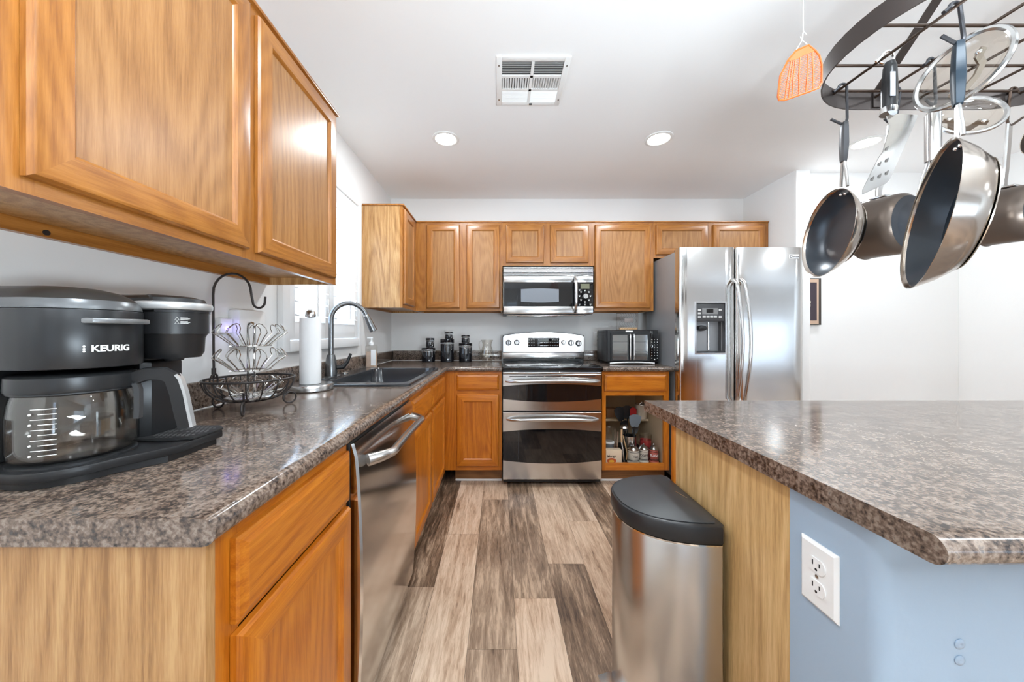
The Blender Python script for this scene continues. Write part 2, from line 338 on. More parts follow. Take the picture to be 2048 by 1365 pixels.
def text_mesh(txt, size, M, ext=0.0006, bold=0.0):
    cu = bpy.data.curves.new('t', 'FONT'); cu.body = txt; cu.size = size; cu.extrude = ext; cu.offset = bold; cu.align_x = 'CENTER'; cu.align_y = 'CENTER'; cu.resolution_u = 3
    o = bpy.data.objects.new('t', cu); COL.objects.link(o)
    me = bpy.data.meshes.new_from_object(o.evaluated_get(bpy.context.evaluated_depsgraph_get()))
    vs = [v.co.copy() for v in me.vertices]; fs = [tuple(p.vertices) for p in me.polygons]
    bpy.data.objects.remove(o); bpy.data.curves.remove(cu); bpy.data.meshes.remove(me)
    mb = MB(); mb.add(vs, fs, M); return mb
# ------------------------------------------------------------------ the room
mb = MB(); cols = {}
for i in range(-8, 56): cols[i] = -0.117 + 0.183 * i
known = {-2: [(-9, 1.574, .62), (1.574, 9, .04)], -1: [(-9, 1.988, .95), (1.988, 9, .97)], 0: [(-9, 1.263, .36), (1.263, 2.40, .30), (2.40, 9, .85)],
         1: [(-9, 1.506, 1.0), (1.506, 9, .22)], 2: [(-9, 1.731, .13), (1.731, 9, .88)], 3: [(-9, .95, .5), (.95, 2.125, .93), (2.125, 9, .68)], 4: [(-9, 1.87, .9), (1.87, 9, .12)], 5: [(-9, 2.3, .8), (2.3, 9, .95)]}
tone = []
fy0, fy1 = YR, YW
for i, x in cols.items():
    if x > XB: continue
    segs = known.get(i); y = fy0
    lst = []
    if segs:
        for (a, b, t) in segs:
            a = max(a, fy0); b = min(b, fy1)
            if a < -0.3: 
                q = a
                while b - q > 1.5 and q < 0.3: lst.append((q, q + 1.2, random.choice((.9, .2, .7)))); q += 1.2
                a = q
            lst.append((a, b, t))
    else:
        q = fy0 - random.random()
        while q < fy1: lst.append((max(q, fy0), min(q + 1.2, fy1), random.choice((.95, .9, .15, .6, .25, 1.0)))); q += 1.2
    for (a, b, t) in lst:
        g = 0.0006
        mb.add([(x + g, a + g, 0), (x + .183 - g, a + g, 0), (x + .183 - g, b - g, 0), (x + g, b - g, 0)], [(0, 1, 2, 3)]); tone.append((t, random.random()))
nf = len(mb.f)
mb.cur = 1; mb.box(XW - .3, XB + .2, YR - .2, YW + .2, -0.08, -0.0012)
fl = struct('floor', mb, [FLOORM, plain('plank_gap', (0.05, 0.035, 0.025), 0.7)])
ca = fl.data.color_attributes.new('plank', 'FLOAT_COLOR', 'CORNER')
for p in fl.data.polygons:
    t = tone[p.index] if p.index < nf else (0, 0)
    for li in p.loop_indices: ca.data[li].color = (t[0], t[1], 0, 1)
struct('ceiling', MB().box(XW - .3, XB + .2, YR - .2, YW + .2, ZC, ZC + .1), CEILM)
y0, y1, z0, z1 = WIN
mb = MB(); T = 0.14
mb.box(XW - T, XW, YR, y0, 0, ZC); mb.box(XW - T, XW, y1, YW, 0, ZC); mb.box(XW - T, XW, y0, y1, 0, z0); mb.box(XW - T, XW, y0, y1, z1, ZC)
struct('wall_left', mb, WALLM)
struct('wall_back', MB().box(XW - T, XR + .13, YW, YW + .12, 0, ZC), WALLM)
poly = [(XR, YW - .0005), (XR, 2.69), (XR + .006, 2.676), (XR + .02, 2.67), (2.425, 2.67), (2.437, 2.675), (2.443, 2.69), (2.443, YW - .0005)]
struct('wall_return', MB().prism(poly, 0, ZC), WALLM)
struct('wall_dining', MB().box(2.4435, 3.80, 2.72, 2.84, 0, ZC), WALLM)
struct('wall_right', MB().box(3.66, 3.80, 2.0, 2.7195, 0, ZC), WALLM)
struct('wall_far_right', MB().box(XB, XB + .12, YR, YW, 0, ZC), WALLM)
struct('wall_far_back', MB().box(3.8005, XB, YW - .12, YW, 0, ZC), WALLM)
mb = MB(); xs = XW - T
for (a, b, c, d) in REAR:
    mb.box(xs, a, YR - .12, YR, 0, ZC); mb.box(a, b, YR - .12, YR, 0, c); mb.box(a, b, YR - .12, YR, d, ZC); xs = b
mb.box(xs, XB + .12, YR - .12, YR, 0, ZC); struct('wall_rear', mb, WALLM)
for k, (a, b, c, d) in enumerate(REAR):
    mb = MB(); w = .05
    for (q0, q1, r0, r1) in ((a, a + w, c, d), (b - w, b, c, d), (a + w, b - w, c, c + w), (a + w, b - w, d - w, d), ((a + b) / 2 - .03, (a + b) / 2 + .03, c + w, d - w)):
        mb.box(q0, q1, YR - .09, YR - .03, r0, r1)
    if k:                                             # slatted blind on the living-room window
        z = c + .07
        while z < d - .06:
            mb.add([(a + .06, YR + .02, z), (b - .06, YR + .02, z), (b - .06, YR + .055, z + .03), (a + .06, YR + .055, z + .03)], [(0, 1, 2, 3)]); z += .062
    else:                                             # gathered curtains each side of the glass door
        for (q0, q1) in ((a - .15, a + .55), (b - .35, b + .2)):
            n = 40; pts = [(q0 + (q1 - q0) * i / n, YR + .06 + .03 * math.sin(i * 1.3), 0) for i in range(n + 1)]
            mb.rings([[(p[0], p[1], zz) for p in pts] for zz in (0.03, 2.25)], False)
    struct('window_%d' % (k + 2), mb, SHUT)
# left window: frame, sash, panes
mb = MB(); xo = XW - .10
for (a, b, c, d) in ((y0, y0 + .04, z0, z1), (y1 - .04, y1, z0, z1), (y0 + .04, y1 - .04, z0, z0 + .04), (y0 + .04, y1 - .04, z1 - .04, z1), ((y0 + y1) / 2 - .025, (y0 + y1) / 2 + .025, z0 + .04, z1 - .04)):
    mb.box(xo - .02, xo + .02, a, b, c, d)
wn = struct('window_1', mb, WHITE)
mb = MB()
for (a, b) in ((y0 + .04, (y0 + y1) / 2 - .025), ((y0 + y1) / 2 + .025, y1 - .04)): mb.box(xo - .002, xo + .002, a, b, z0 + .04, z1 - .04)
p = part('pane', mb, PANE, wn); p['kind'] = 'structure'
# shutters
sh = thing('plantation_shutter', 'white plantation shutters with open louvers over the sink window', 'shutter', (XW, (y0 + y1) / 2, z0 - .04))
mb = MB(); fx0, fx1 = XW + .0005, XW + .03
mb.box(fx0, fx1, y0 - .05, y0 + .005, z0 - .05, z1 + .05, .004); mb.box(fx0, fx1, y1 - .005, y1 + .04, z0 - .05, z1 + .05, .004)
mb.box(fx0, fx1, y0 + .005, y1 - .005, z1 - .005, z1 + .05, .004); mb.box(fx0, fx1, y0 + .005, y1 - .005, z0 - .05, z0 + .005, .004)
part('frame', mb, SHUT, sh)
ym = (y0 + y1) / 2
for (a, b) in ((y0 + .008, ym - .002), (ym + .002, y1 - .008)):
    mb = MB(); sx0, sx1 = XW - .004, XW + .02
    mb.box(sx0, sx1, a, a + .05, z0 + .008, z1 - .008, .003); mb.box(sx0, sx1, b - .05, b, z0 + .008, z1 - .008, .003)
    mb.box(sx0, sx1, a + .05, b - .05, z0 + .008, z0 + .10, .003); mb.box(sx0, sx1, a + .05, b - .05, z1 - .10, z1 - .008, .003)
    pn = part('panel', mb, SHUT, sh)
    mb = MB(); nl = 11; zz0, zz1 = z0 + .10, z1 - .10
    for k in range(nl):
        zc = zz0 + (k + .5) * (zz1 - zz0) / nl
        M = Matrix.Translation((XW + .008, 0, zc)) @ Matrix.Rotation(math.radians(14), 4, 'Y')
        mb.lathe([(0.0, a + .051), (1.0, a + .051), (1.0, b - .051), (0.0, b - .051)], M=M @ frame((0, 0, 0), (0.034, 0, 0), (0, 0, 0.0055), (0, 1, 0)), n=14)
    part('louvers', mb, SHUT, pn)
    part('tilt_rod', MB().box(XW + .046, XW + .056, (a + b) / 2 - .006, (a + b) / 2 + .006, zz0 + .03, zz1 - .02, .002), SHUT, pn)
    part('latch', MB().box(XW + .0205, XW + .028, b - .028, b - .022, z0 + .16, z0 + .24, .002), WHITE, pn)
# pony wall of the island
poly = [(.57, .6695), (.57, .533), (.5725, .522), (.58, .5135), (.592, .51), (2.3, .51), (2.3, .6695)]
struct('wall_island', MB().prism(poly, 0, .874), BLUEM)
# toe-kick trim on the floor
struct('trim_1', MB().box(-.345, .022, 2.70, 2.712, 0, .018, .005), WHITE)
struct('trim_2', MB().box(.80, 1.30, 2.70, 2.712, 0, .018, .005), WHITE)
# ------------------------------------------------------------------ cabinets
MXF = lambda xf: frame((xf, 0, 0), (0, 1, 0), (0, 0, 1), (1, 0, 0))       # u = y, v = z, w = +x (cabinets on the left wall)
MYF = lambda yf: frame((0, yf, 0), (1, 0, 0), (0, 0, 1), (0, -1, 0))      # u = x, v = z, w = -y (cabinets on the back wall)
def rect(u0, u1, v0, v1, w): return [(u0, v0, w), (u1, v0, w), (u1, v1, w), (u0, v1, w)]
def door(root, M, u0, u1, v0, v1, hor, st=0.056, t=0.02, name='door', ver=None, pan=None):
    mb = MB(M); mats = [ver or OZ, hor]
    R = [rect(u0 + i, u1 - i, v0 + i, v1 - i, w) for i, w in ((0, .001), (0, t - .009), (.003, t - .004), (.004, t - .002), (.010, t), (st - .004, t), (st, t - .003), (st + .004, t - .009))]
    vs = [p for r in R for p in r]; fs = []; mi = []
    for i in range(len(R) - 1):
        for k in range(4):
            fs.append((i * 4 + k, i * 4 + (k + 1) % 4, i * 4 + 4 + (k + 1) % 4, i * 4 + 4 + k)); mi.append(1 if k in (0, 2) else 0)
    fs.append((3, 2, 1, 0)); mi.append(0)
    mb.add(vs, fs); mb.mi = mi
    d = part(name, mb, mats, root, smooth=25)
    i = st + .004
    part('door_panel', MB(M).box(u0 + i - .001, u1 - i + .001, v0 + i - .001, v1 - i + .001, t - .014, t - .0088), pan or PZ_, d)
    return d
def drawer(root, M, u0, u1, v0, v1, hor, t=0.02):
    R = [rect(u0 + i, u1 - i, v0 + i, v1 - i, w) for i, w in ((0, .001), (0, t - .010), (.003, t - .006), (.006, t - .005), (.016, t), (.018, t))]
    return part('drawer_front', MB(M).rings(R), hor, root, smooth=25)
def carcass(u0, u1, v0, v1, dep, M, rails, stiles, fr=0.02, under=0.0, inside=False, top=True):
    """face-frame cabinet body: rails [(v0, v1)], stiles [(u0, u1)], box behind; under = height the bottom panel is lifted"""
    mb = MB(M)
    for (a, b) in stiles: mb.box(a, b, v0, v1, -fr, 0)
    mb.cur = 1
    ss = sorted(stiles)
    for (a, b) in rails:
        for i in range(len(ss) - 1): mb.box(ss[i][1], ss[i + 1][0], a, b, -fr, 0)
    mb.cur = 2; b_ = -dep
    mb.box(u0, u0 + .014, v0, v1, b_, -fr); mb.box(u1 - .014, u1, v0, v1, b_, -fr)
    mb.cur = 3 if not inside else 4
    mb.box(u0 + .014, u1 - .014, v0 + under, v0 + under + .014, b_, -fr)
    if top: mb.box(u0 + .014, u1 - .014, v1 - .014, v1, b_, -fr)
    mb.box(u0 + .014, u1 - .014, v0 + under + .014, v1 - .014, b_, b_ + .008)
    if under:
        mb.cur = 1; mb.box(u0 + .014, u1 - .014, v0, v0 + under, b_, b_ + .02)
    return mb
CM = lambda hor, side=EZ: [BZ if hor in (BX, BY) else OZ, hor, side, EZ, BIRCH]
UG, BG = None, None
# near left wall cabinet
zb, zt = 1.383, 2.128
r = thing('wall_cabinet', 'big oak two-door wall cabinet hanging above the coffee maker', 'cabinet', (XW, 1.0, zb))
Mx = MXF(-.72); u0, u1 = .49, 1.508
part('body', carcass(u0, u1, zb, zt, .3045, Mx, [(zb, zb + .045), (zt - .04, zt)], [(u0, u0 + .04), (.955, 1.02), (u1 - .045, u1)], under=.03), CM(OY), r)
door(r, Mx, .512, .968, zb + .024, zt - .022, OY); door(r, Mx, 1.004, 1.478, zb + .024, zt - .022, OY)
part('crown_strip', MB(Mx).box(u0 - .002, u1 + .008, zt, zt + .012, -.30, .012, .003), OY, r)
part('screw', MB().cyl((XW + .0207, .757, 1.393), (XW + .0235, .757, 1.393), .006, n=12), IRON, r)
# corner cabinet on the left wall
zb2, zt2 = 1.362, 2.124
yf, xd = 2.945, -.72
r = thing('corner_wall_cabinet', 'oak wall cabinet in the corner right of the window, its side towards the camera', 'cabinet', (XW, 2.9, zb2))
u0, u1 = 2.548, 3.2495
part('body', carcass(u0, u1, zb2, zt2, .3045, Mx, [(zb2, zb2 + .04), (zt2 - .035, zt2)], [(u0, u0 + .03), (2.86, u1)], under=.018), CM(OY), r)
door(r, Mx, 2.562, 2.866, zb2 + .028, zt2 - .022, OY)
part('crown_strip', MB(Mx).box(u0 - .008, 2.935, zt2, zt2 + .012, -.30, .012, .003), OY, r)
# back wall cabinets
My = MYF(yf)
def upper(name, label, u0, u1, v0, doors, under=.018):
    r = thing(name, label, 'cabinet', ((u0 + u1) / 2, YW, v0))
    st = [(u0, doors[0][0] + .012)] + [(doors[i][1] - .012, doors[i + 1][0] + .012) for i in range(len(doors) - 1)] + [(doors[-1][1] - .012, u1)]
    part('body', carcass(u0, u1, v0, zt2, .3045, My, [(v0, v0 + .04), (zt2 - .035, zt2)], st, under=under), CM(OX), r)
    for (a, b) in doors: door(r, My, a, b, v0 + .024, zt2 - .022, OX, st=.05)
    part('crown_strip', MB(My).box(u0, u1, zt2, zt2 + .012, -.30, .012, .003), OX, r)
    return r
Yd = 2.925
D_ = lambda a, b: (mx(a, Yd), mx(b, Yd))
xa, xb, xc, xd2, xe = -.7195, mx(1005, yf), mx(1188.5, yf), mx(1307, yf), XR - .003
upper('wall_cabinet', 'two-door oak wall cabinet above the black canisters', xa, xb - .0005, zb2, [D_(852.5, 919.5), D_(932.6, 999.4)])
upper('wall_cabinet', 'short two-door oak wall cabinet above the microwave', xb, xc - .0005, mz(532, yf), [D_(1012, 1088), D_(1101, 1178)])
upper('wall_cabinet', 'single-door oak wall cabinet above the toaster oven', xc, xd2 - .0005, zb2, [D_(1190.5, 1302)])
upper('wall_cabinet', 'short two-door oak wall cabinet above the refrigerator', xd2, xe, mz(516, yf), [D_(1313, 1417), D_(1428, 1531)])
# base cabinets
ZB, ZT = .115, .8745
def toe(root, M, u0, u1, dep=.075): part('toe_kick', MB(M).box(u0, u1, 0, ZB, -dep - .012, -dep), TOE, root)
Mb = MXF(-.42)
r = thing('base_cabinet', 'oak base cabinet with one drawer and door below the coffee maker', 'cabinet', (-.72, .73, 0))
u0, u1 = .505, .9395
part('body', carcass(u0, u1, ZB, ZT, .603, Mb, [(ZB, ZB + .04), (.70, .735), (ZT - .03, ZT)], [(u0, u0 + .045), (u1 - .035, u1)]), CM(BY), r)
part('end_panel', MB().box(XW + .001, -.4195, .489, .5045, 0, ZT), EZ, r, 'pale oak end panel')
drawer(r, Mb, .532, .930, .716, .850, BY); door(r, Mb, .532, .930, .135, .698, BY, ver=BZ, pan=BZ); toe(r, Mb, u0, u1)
r = thing('sink_cabinet', 'oak sink base cabinet between dishwasher and corner, two doors below two false drawers', 'cabinet', (-.72, 2.1, 0))
u0, u1 = 1.575, 2.6295
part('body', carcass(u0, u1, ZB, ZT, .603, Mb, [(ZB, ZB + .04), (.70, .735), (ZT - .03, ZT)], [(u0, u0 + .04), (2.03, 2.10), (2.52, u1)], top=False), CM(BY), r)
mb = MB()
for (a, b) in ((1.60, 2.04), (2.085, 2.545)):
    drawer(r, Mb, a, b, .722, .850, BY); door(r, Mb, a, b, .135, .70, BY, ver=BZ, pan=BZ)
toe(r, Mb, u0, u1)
Yf = 2.63; Mc = MYF(Yf)
r = thing('base_cabinet', 'oak base cabinet left of the range, one drawer over one door', 'cabinet', (-.2, 2.95, 0))
u0, u1 = -.4195, .0225
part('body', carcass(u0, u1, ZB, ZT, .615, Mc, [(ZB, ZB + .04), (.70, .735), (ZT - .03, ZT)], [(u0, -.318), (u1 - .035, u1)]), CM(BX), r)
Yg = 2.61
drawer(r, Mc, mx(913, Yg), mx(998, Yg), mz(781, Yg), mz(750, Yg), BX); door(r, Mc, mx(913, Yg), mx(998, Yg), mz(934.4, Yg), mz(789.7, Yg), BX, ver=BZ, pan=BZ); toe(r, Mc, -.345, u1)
r = thing('open_cabinet', 'oak base cabinet without its door, kitchen things showing inside', 'cabinet', (1.05, 2.95, 0))
u0, u1 = .794, mx(1338, Yf)
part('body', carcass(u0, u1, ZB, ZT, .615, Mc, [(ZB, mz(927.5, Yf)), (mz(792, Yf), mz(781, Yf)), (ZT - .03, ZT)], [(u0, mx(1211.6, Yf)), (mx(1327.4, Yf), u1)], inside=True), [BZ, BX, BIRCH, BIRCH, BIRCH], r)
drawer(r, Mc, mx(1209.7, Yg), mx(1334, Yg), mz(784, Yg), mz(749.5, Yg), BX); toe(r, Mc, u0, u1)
SHZ = .425
part('shelf', MB().box(.809, u1 - .015, 2.96, 3.23, SHZ - .016, SHZ), BIRCH, r)
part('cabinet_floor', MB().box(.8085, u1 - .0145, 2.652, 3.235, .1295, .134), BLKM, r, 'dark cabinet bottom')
# island cabinet
r = thing('island_cabinet', 'oak island base cabinet behind the trash can', 'cabinet', (1.4, .9, 0))
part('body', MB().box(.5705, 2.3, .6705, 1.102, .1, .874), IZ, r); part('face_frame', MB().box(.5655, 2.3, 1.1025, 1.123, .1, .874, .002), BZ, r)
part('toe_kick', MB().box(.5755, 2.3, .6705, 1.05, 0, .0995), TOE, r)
# ------------------------------------------------------------------ worktops
ZK = .914; TK = .0385; rN = TK / 2
def nose(w=.05):
    pr = [(w, -TK), (w, 0)]
    return pr
def nose_prof(w):
    a = [(-w, -TK), (-w, 0)]                           # sideways is + to the right of travel
    a += [(-rN * .0 + rN * math.sin(PI * k / 10) - rN, -rN + rN * math.cos(PI * k / 10)) for k in range(11)]
    return a
wt = thing('worktop', 'L-shaped speckled brown laminate worktop on the left run, around the sink', 'worktop', (-.7, 1.8, ZK - TK))
mb = MB(); xe_, ye_ = -.39, 2.60; NW = .05
mb.sweep([(xe_, .47, ZK), (xe_, ye_, ZK), (.0235, ye_, ZK)], nose_prof(NW))
hx0, hx1, hy0, hy1 = -.935, -.462, 1.668, 2.415
x0_, x1_, y1_ = XW + .0005, xe_ - NW, YW - .0005
mb.box(x0_, x1_, .47, hy0, ZK - TK, ZK); mb.box(x0_, hx0, hy0, hy1, ZK - TK, ZK); mb.box(hx1, x1_, hy0, hy1, ZK - TK, ZK); mb.box(x0_, x1_, hy1, y1_, ZK - TK, ZK)
mb.box(x1_, .0235, ye_ + NW, y1_, ZK - TK, ZK)
part('slab', mb, LAM, wt)
mb = MB(); mb.box(x0_, x0_ + .02, .47, y1_, ZK + .0003, ZK + .092, .006); mb.box(x0_ + .0205, .0235, y1_ - .02, y1_, ZK + .0003, ZK + .092, .006)
part('backsplash', mb, LAM, wt)
mb = MB(); mb.tube([(x0_ + .0215, .472, ZK + .001), (x0_ + .0215, y1_ - .0215, ZK + .001), (.023, y1_ - .0215, ZK + .001)], .0022, 6); part('caulk_bead', mb, WHITE, wt)
wt = thing('worktop', 'short speckled laminate worktop under the toaster oven', 'worktop', (1.07, 2.9, ZK - TK))
mb = MB(); xr_ = 1.338
mb.sweep([(.794, ye_, ZK), (xr_, ye_, ZK)], nose_prof(NW)); mb.box(.794, xr_, ye_ + NW, y1_, ZK - TK, ZK)
part('slab', mb, LAM, wt); part('backsplash', MB().box(.794, xr_ - .01, y1_ - .02, y1_, ZK + .0003, ZK + .092, .006), LAM, wt)
wt = thing('worktop', 'large speckled laminate island worktop below the hanging pans', 'worktop', (1.4, .85, ZK - TK))
mb = MB(); mb.sweep([(.553, .42, ZK), (2.4, .42, ZK)], nose_prof(NW)); mb.box(.553, 2.4, .42 + NW, 1.30, ZK - TK, ZK)
part('slab', mb, LAM, wt)
# ------------------------------------------------------------------ range
def arcs(u0, u1, ve, vm, n=16): return [(u0 + (u1 - u0) * i / n, ve + (vm - ve) * (1 - (2 * i / n - 1) ** 2)) for i in range(n + 1)]
Ys = 2.59; sx0, sx1 = mx(1005.5, Ys), mx(1203.5, Ys); Z_ = lambda py: mz(py, Ys)
r = thing('range', 'stainless steel double-oven range with black glass cooktop between the oak cabinets', 'range', ((sx0 + sx1) / 2, 2.9, 0))
Ms = MYF(Ys + .03)
part('body', MB().box(sx0 + .004, sx1 - .004, Ys + .0305, 3.20, .03, .893), BLK, r)
part('cooktop', MB().box(sx0 - .002, sx1 + .002, Ys - .004, 3.115, .8935, .9165, .006), BGLASS, r)
BMK = plain('burner_mark', (.12, .12, .12), .3)
for (cx_, cy_, q_) in ((.22, .17, .10), (.55, .17, .085), (.2, .40, .075), (.55, .40, .11)): part('burner_ring', MB().torus((sx0 + cx_, Ys + cy_, .9167), q_, .0012, n=40, m=4), BMK, r)
part('control_rail', MB().box(sx0 + .001, sx1 - .001, Ys + .002, Ys + .03, Z_(748), Z_(745), .001), CHROME, r)
def oven_door(zt_, zb_, wte, wtm, wbe, wbm, hz, hx0, hx1, slots=False):
    mb = MB(Ms); up = arcs(sx0 + .002, sx1 - .002, wte, wtm); lo = arcs(sx0 + .002, sx1 - .002, wbe, wbm)
    t = .03
    mb.rings([[(u, v, t) for u, v in up], [(u, zt_ - .004, t) for u, v in up], [(u, zt_, t - .004) for u, v in up], [(u, zt_, 0.001) for u, v in up]], False)
    mb.rings([[(u, zb_, 0.001) for u, v in lo], [(u, zb_, t - .004) for u, v in lo], [(u, zb_ + .004, t) for u, v in lo], [(u, v, t) for u, v in lo]], False)
    for u in (sx0 + .002, sx1 - .002): mb.add([(u, zb_, .001), (u, zb_, t - .004), (u, zt_, t - .004), (u, zt_, .001)], [(0, 1, 2, 3)])
    d = part('oven_door', mb, STEEL, r)
    mb = MB(Ms); mb.rings([[(u, v, t - .001) for u, v in lo], [(u, v, t - .001) for u, v in up]], False)
    part('oven_window', mb, BGLASS, d)
    mb = MB(Ms)
    for u in (sx0 + .118, sx1 - .118): mb.box(u - .0008, u + .0008, wbe + .004, wte - .004, t - .0008, t - .0003)
    part('window_line', mb, DGREY, d)
    n = 24; pts = []; sc = []
    for i in range(n + 1):
        a = i / n; q = 2 * a - 1
        pts.append((hx0 + (hx1 - hx0) * a, hz + .010 * (1 - q * q), t + .004 + .05 * min(1, (1 - abs(q)) * 4.5) ** .6)); sc.append(.75 + .45 * (1 - q * q))
    mb = MB(Ms); mb.tube(pts, .0125, 10, taper=sc)
    part('handle', mb, SATIN, d)
    if slots:
        mb = MB(Ms)
        for (a, b) in ((1019, 1052), (1055, 1088), (1091, 1122), (1125, 1156), (1160, 1191)): mb.box(mx(a, Ys), mx(b, Ys), Z_(754.2), Z_(752.6), t - .002, t + .0004)
        part('vent_slots', mb, BLKM, d)
oven_door(Z_(748.7), Z_(822.4), Z_(772.8), Z_(768.4), Z_(798.7), Z_(804.5), Z_(763), mx(1012.5, Ys), mx(1198.5, Ys), True)
oven_door(Z_(825), Z_(960), Z_(864), Z_(858.6), Z_(921.4), Z_(928), Z_(839), mx(1014.5, Ys), mx(1195, Ys))
Yk = 3.14; kx0, kx1 = mx(1004.7, Yk), mx(1169.3, Yk); K_ = lambda py: mz(py, Yk)
outl = [(kx0, K_(705))] + [(kx0, K_(674)), (kx0 + .006, K_(671.6))] + arcs(kx0 + .02, kx1 - .02, K_(670.2), K_(664.4))[0:] + [(kx1 - .006, K_(671.6)), (kx1, K_(674)), (kx1, K_(705))]
inn = [(u + (.006 if u < .4 else -.006) * (abs(u - .4) > .34), v - (.005 if v > K_(690) else -.004)) for u, v in outl]
Mk = MYF(Yk)
part('backguard', MB(Mk).rings([[(u, v, w) for u, v in outl] for w in (-.07, -.006)]), BLK, r)
part('control_panel', MB(Mk).rings([[(u, v, w) for u, v in inn] for w in (-.0055, 0.0)]), STEEL, r)
part('backguard_base', MB(Mk).box(kx0 + .004, kx1 - .006, .932, K_(706), -.06, -.004, .002), STEEL, r)
part('backguard_foot', MB(Mk).box(kx0 + .004, kx1 - .006, .917, .9315, -.06, -.010), BLK, r)
px0, px1 = mx(1056, Yk), mx(1118.7, Yk)
dp = part('display_panel', MB(Mk).box(px0, px1, K_(695.5), K_(676), .0002, .003, .001), BGLASS, r)
mb = MB(Mk); mb.box(mx(1077, Yk), mx(1097, Yk), K_(684), K_(678.5), .003, .0034)
part('display', mb, plain('lcd', (.10, .11, .10), .3), dp)
mb = MB(Mk)
for row in range(3):
    for c in list(range(3)) + [4] + list(range(6, 13)):
        x = px0 + .012 + c * .0215; z = K_(680.2) - row * .025
        if row == 0 and 5 <= c <= 9: continue
        mb.box(x - .006, x + .006, z - .004, z + .004, .003, .0035)
part('keypad', mb, plain('pad_grey', (.30, .30, .29), .5), dp)
KNOBM = plain('knob_steel', (.34, .34, .34), .22, 1)
for (a, b, rr) in ((1017, 686, .022), (1033.3, 685.5, .022), (1126.5, 685.3, .018), (1141.7, 686.3, .024), (1156.8, 687.2, .024)):
    x, z = mx(a, Yk), K_(b); mb = MB(); mb.lathe([(rr, 0), (rr, .004), (rr * .85, .007), (rr * .8, .024), (rr * .7, .027), (.0, .027)], M=frame((x, Yk - .0003, z), (1, 0, 0), (0, 0, 1), (0, -1, 0)), n=24)
    k = part('knob', mb, KNOBM, r); part('knob_ring', MB().lathe([(rr + .0005, 0), (rr + .004, 0), (rr + .004, .002), (rr + .0005, .002)], M=frame((x, Yk - .0003, z), (1, 0, 0), (0, 0, 1), (0, -1, 0)), n=24, cap=False, loop=True), DGREY, k); part('pointer', MB().box(x - .003, x + .003, Yk - .031, Yk - .0275, z - rr * .6, z + rr * .75, .001), BLK, k)
for x in (sx0 + .05, sx1 - .05):
    part('leg', MB().cyl((x, 2.70, 0), (x, 2.70, .0305), .015, n=12), BLK, r)
    part('leg', MB().cyl((x, 3.1, 0), (x, 3.1, .0305), .015, n=12), BLK, r)
# ------------------------------------------------------------------ microwave
Ym = 2.85; V_ = lambda py: mz(py, Ym); U_ = lambda px: mx(px, Ym)
r = thing('microwave', 'stainless over-the-range microwave with black window and round dial', 'microwave', (U_(1096), 3.0, V_(629)))
Mm = MYF(Ym + .022); ux0, ux1 = U_(1006.8), U_(1186.3)
part('body', MB().box(ux0 + .001, ux1 - .001, Ym + .0225, YW - .001, V_(628.5), V_(532.8)), DGREY, r)
mb = MB(Mm)
for k in range(6):
    a = V_(551) + (V_(533.5) - V_(551)) * k / 6; mb.rings([rect(ux0, ux1, a, a + .0075, 0), rect(ux0, ux1, a + .001, a + .0065, .022)])
part('vent_grille', mb, SATIN, r)
hxm = U_(1154.2)
mb = MB(Mm); a0, a1 = ux0, hxm - .001
mb.box(a0, a1, V_(565), V_(551.7), 0.0005, .022, .002); mb.box(a0, a1, V_(628), V_(613.2), 0.0005, .022, .002); mb.box(a0, a0 + .004, V_(613.2), V_(565), 0.0005, .021)
d = part('door', mb, STEEL, r)
part('door_glass', MB(Mm).box(a0 + .0042, a1, V_(613), V_(565.2), .001, .0205), BGLASS, d)
lo = arcs(U_(1042), U_(1117.7), V_(603.6), V_(605.2)); up = arcs(U_(1042), U_(1117.7), V_(578.8), V_(577.2))
part('window', MB(Mm).rings([[(u, v, .0208) for u, v in lo], [(u, v, .0208) for u, v in up]], False), plain('window_mesh', (.20, .22, .25), .12, 0, .8), d)
pts = [(U_(1149.8), V_(555 + 71 * i / 16), .024 + .045 * (1 - (i / 8 - 1) ** 4)) for i in range(17)]
part('handle', MB(Mm).tube(pts, .013, 10, taper=[.8 + .3 * (1 - (i / 8 - 1) ** 2) for i in range(17)]), SATIN, d)
b0, b1 = hxm + .001, ux1
mb = MB(Mm); mb.box(b0, b1, V_(565), V_(551.7), .0005, .022, .002); part('upper_trim', mb, STEEL, r); part('lower_trim', MB(Mm).box(b0, b1, V_(628), V_(613.2), .0005, .022, .002), STEEL, r)
cp = part('control_panel', MB(Mm).box(b0, b1, V_(613), V_(565.2), .001, .0215), BGLASS, r)
part('display', MB(Mm).box(U_(1161), U_(1179), V_(578), V_(568), .0216, .0222), plain('lcd_olive', (.16, .16, .10), .3), cp)
part('dial', MB(Mm).lathe([(.021, .0216), (.021, .034), (.019, .036), (0, .036)], (U_(1171), V_(593), 0), n=28), SATIN, cp)
mb = MB(Mm)
for (a, b) in ((1159, 581), (1162, 585), (1170, 582), (1178, 585), (1159, 593), (1181, 593), (1162, 601), (1178, 601), (1170, 604.5), (1159, 610.5), (1170, 610.5), (1181, 610.5)):
    mb.box(U_(a) - .0045, U_(a) + .0045, V_(b) - .003, V_(b) + .003, .0216, .0222); mb.box(U_(a) - .008, U_(a) + .008, V_(b) + .0065, V_(b) + .008, .0216, .022)
part('buttons', mb, INK, cp)
mb = MB(); zb_ = V_(628.6); mb.box(ux0 + .03, ux1 - .06, Ym + .05, Ym + .30, zb_ - .012, zb_ - .0005, .004); mb.box(ux0 + .12, ux1 - .28, Ym + .08, Ym + .2, zb_ - .020, zb_ - .0125, .003)
part('underside', mb, SATIN, r)
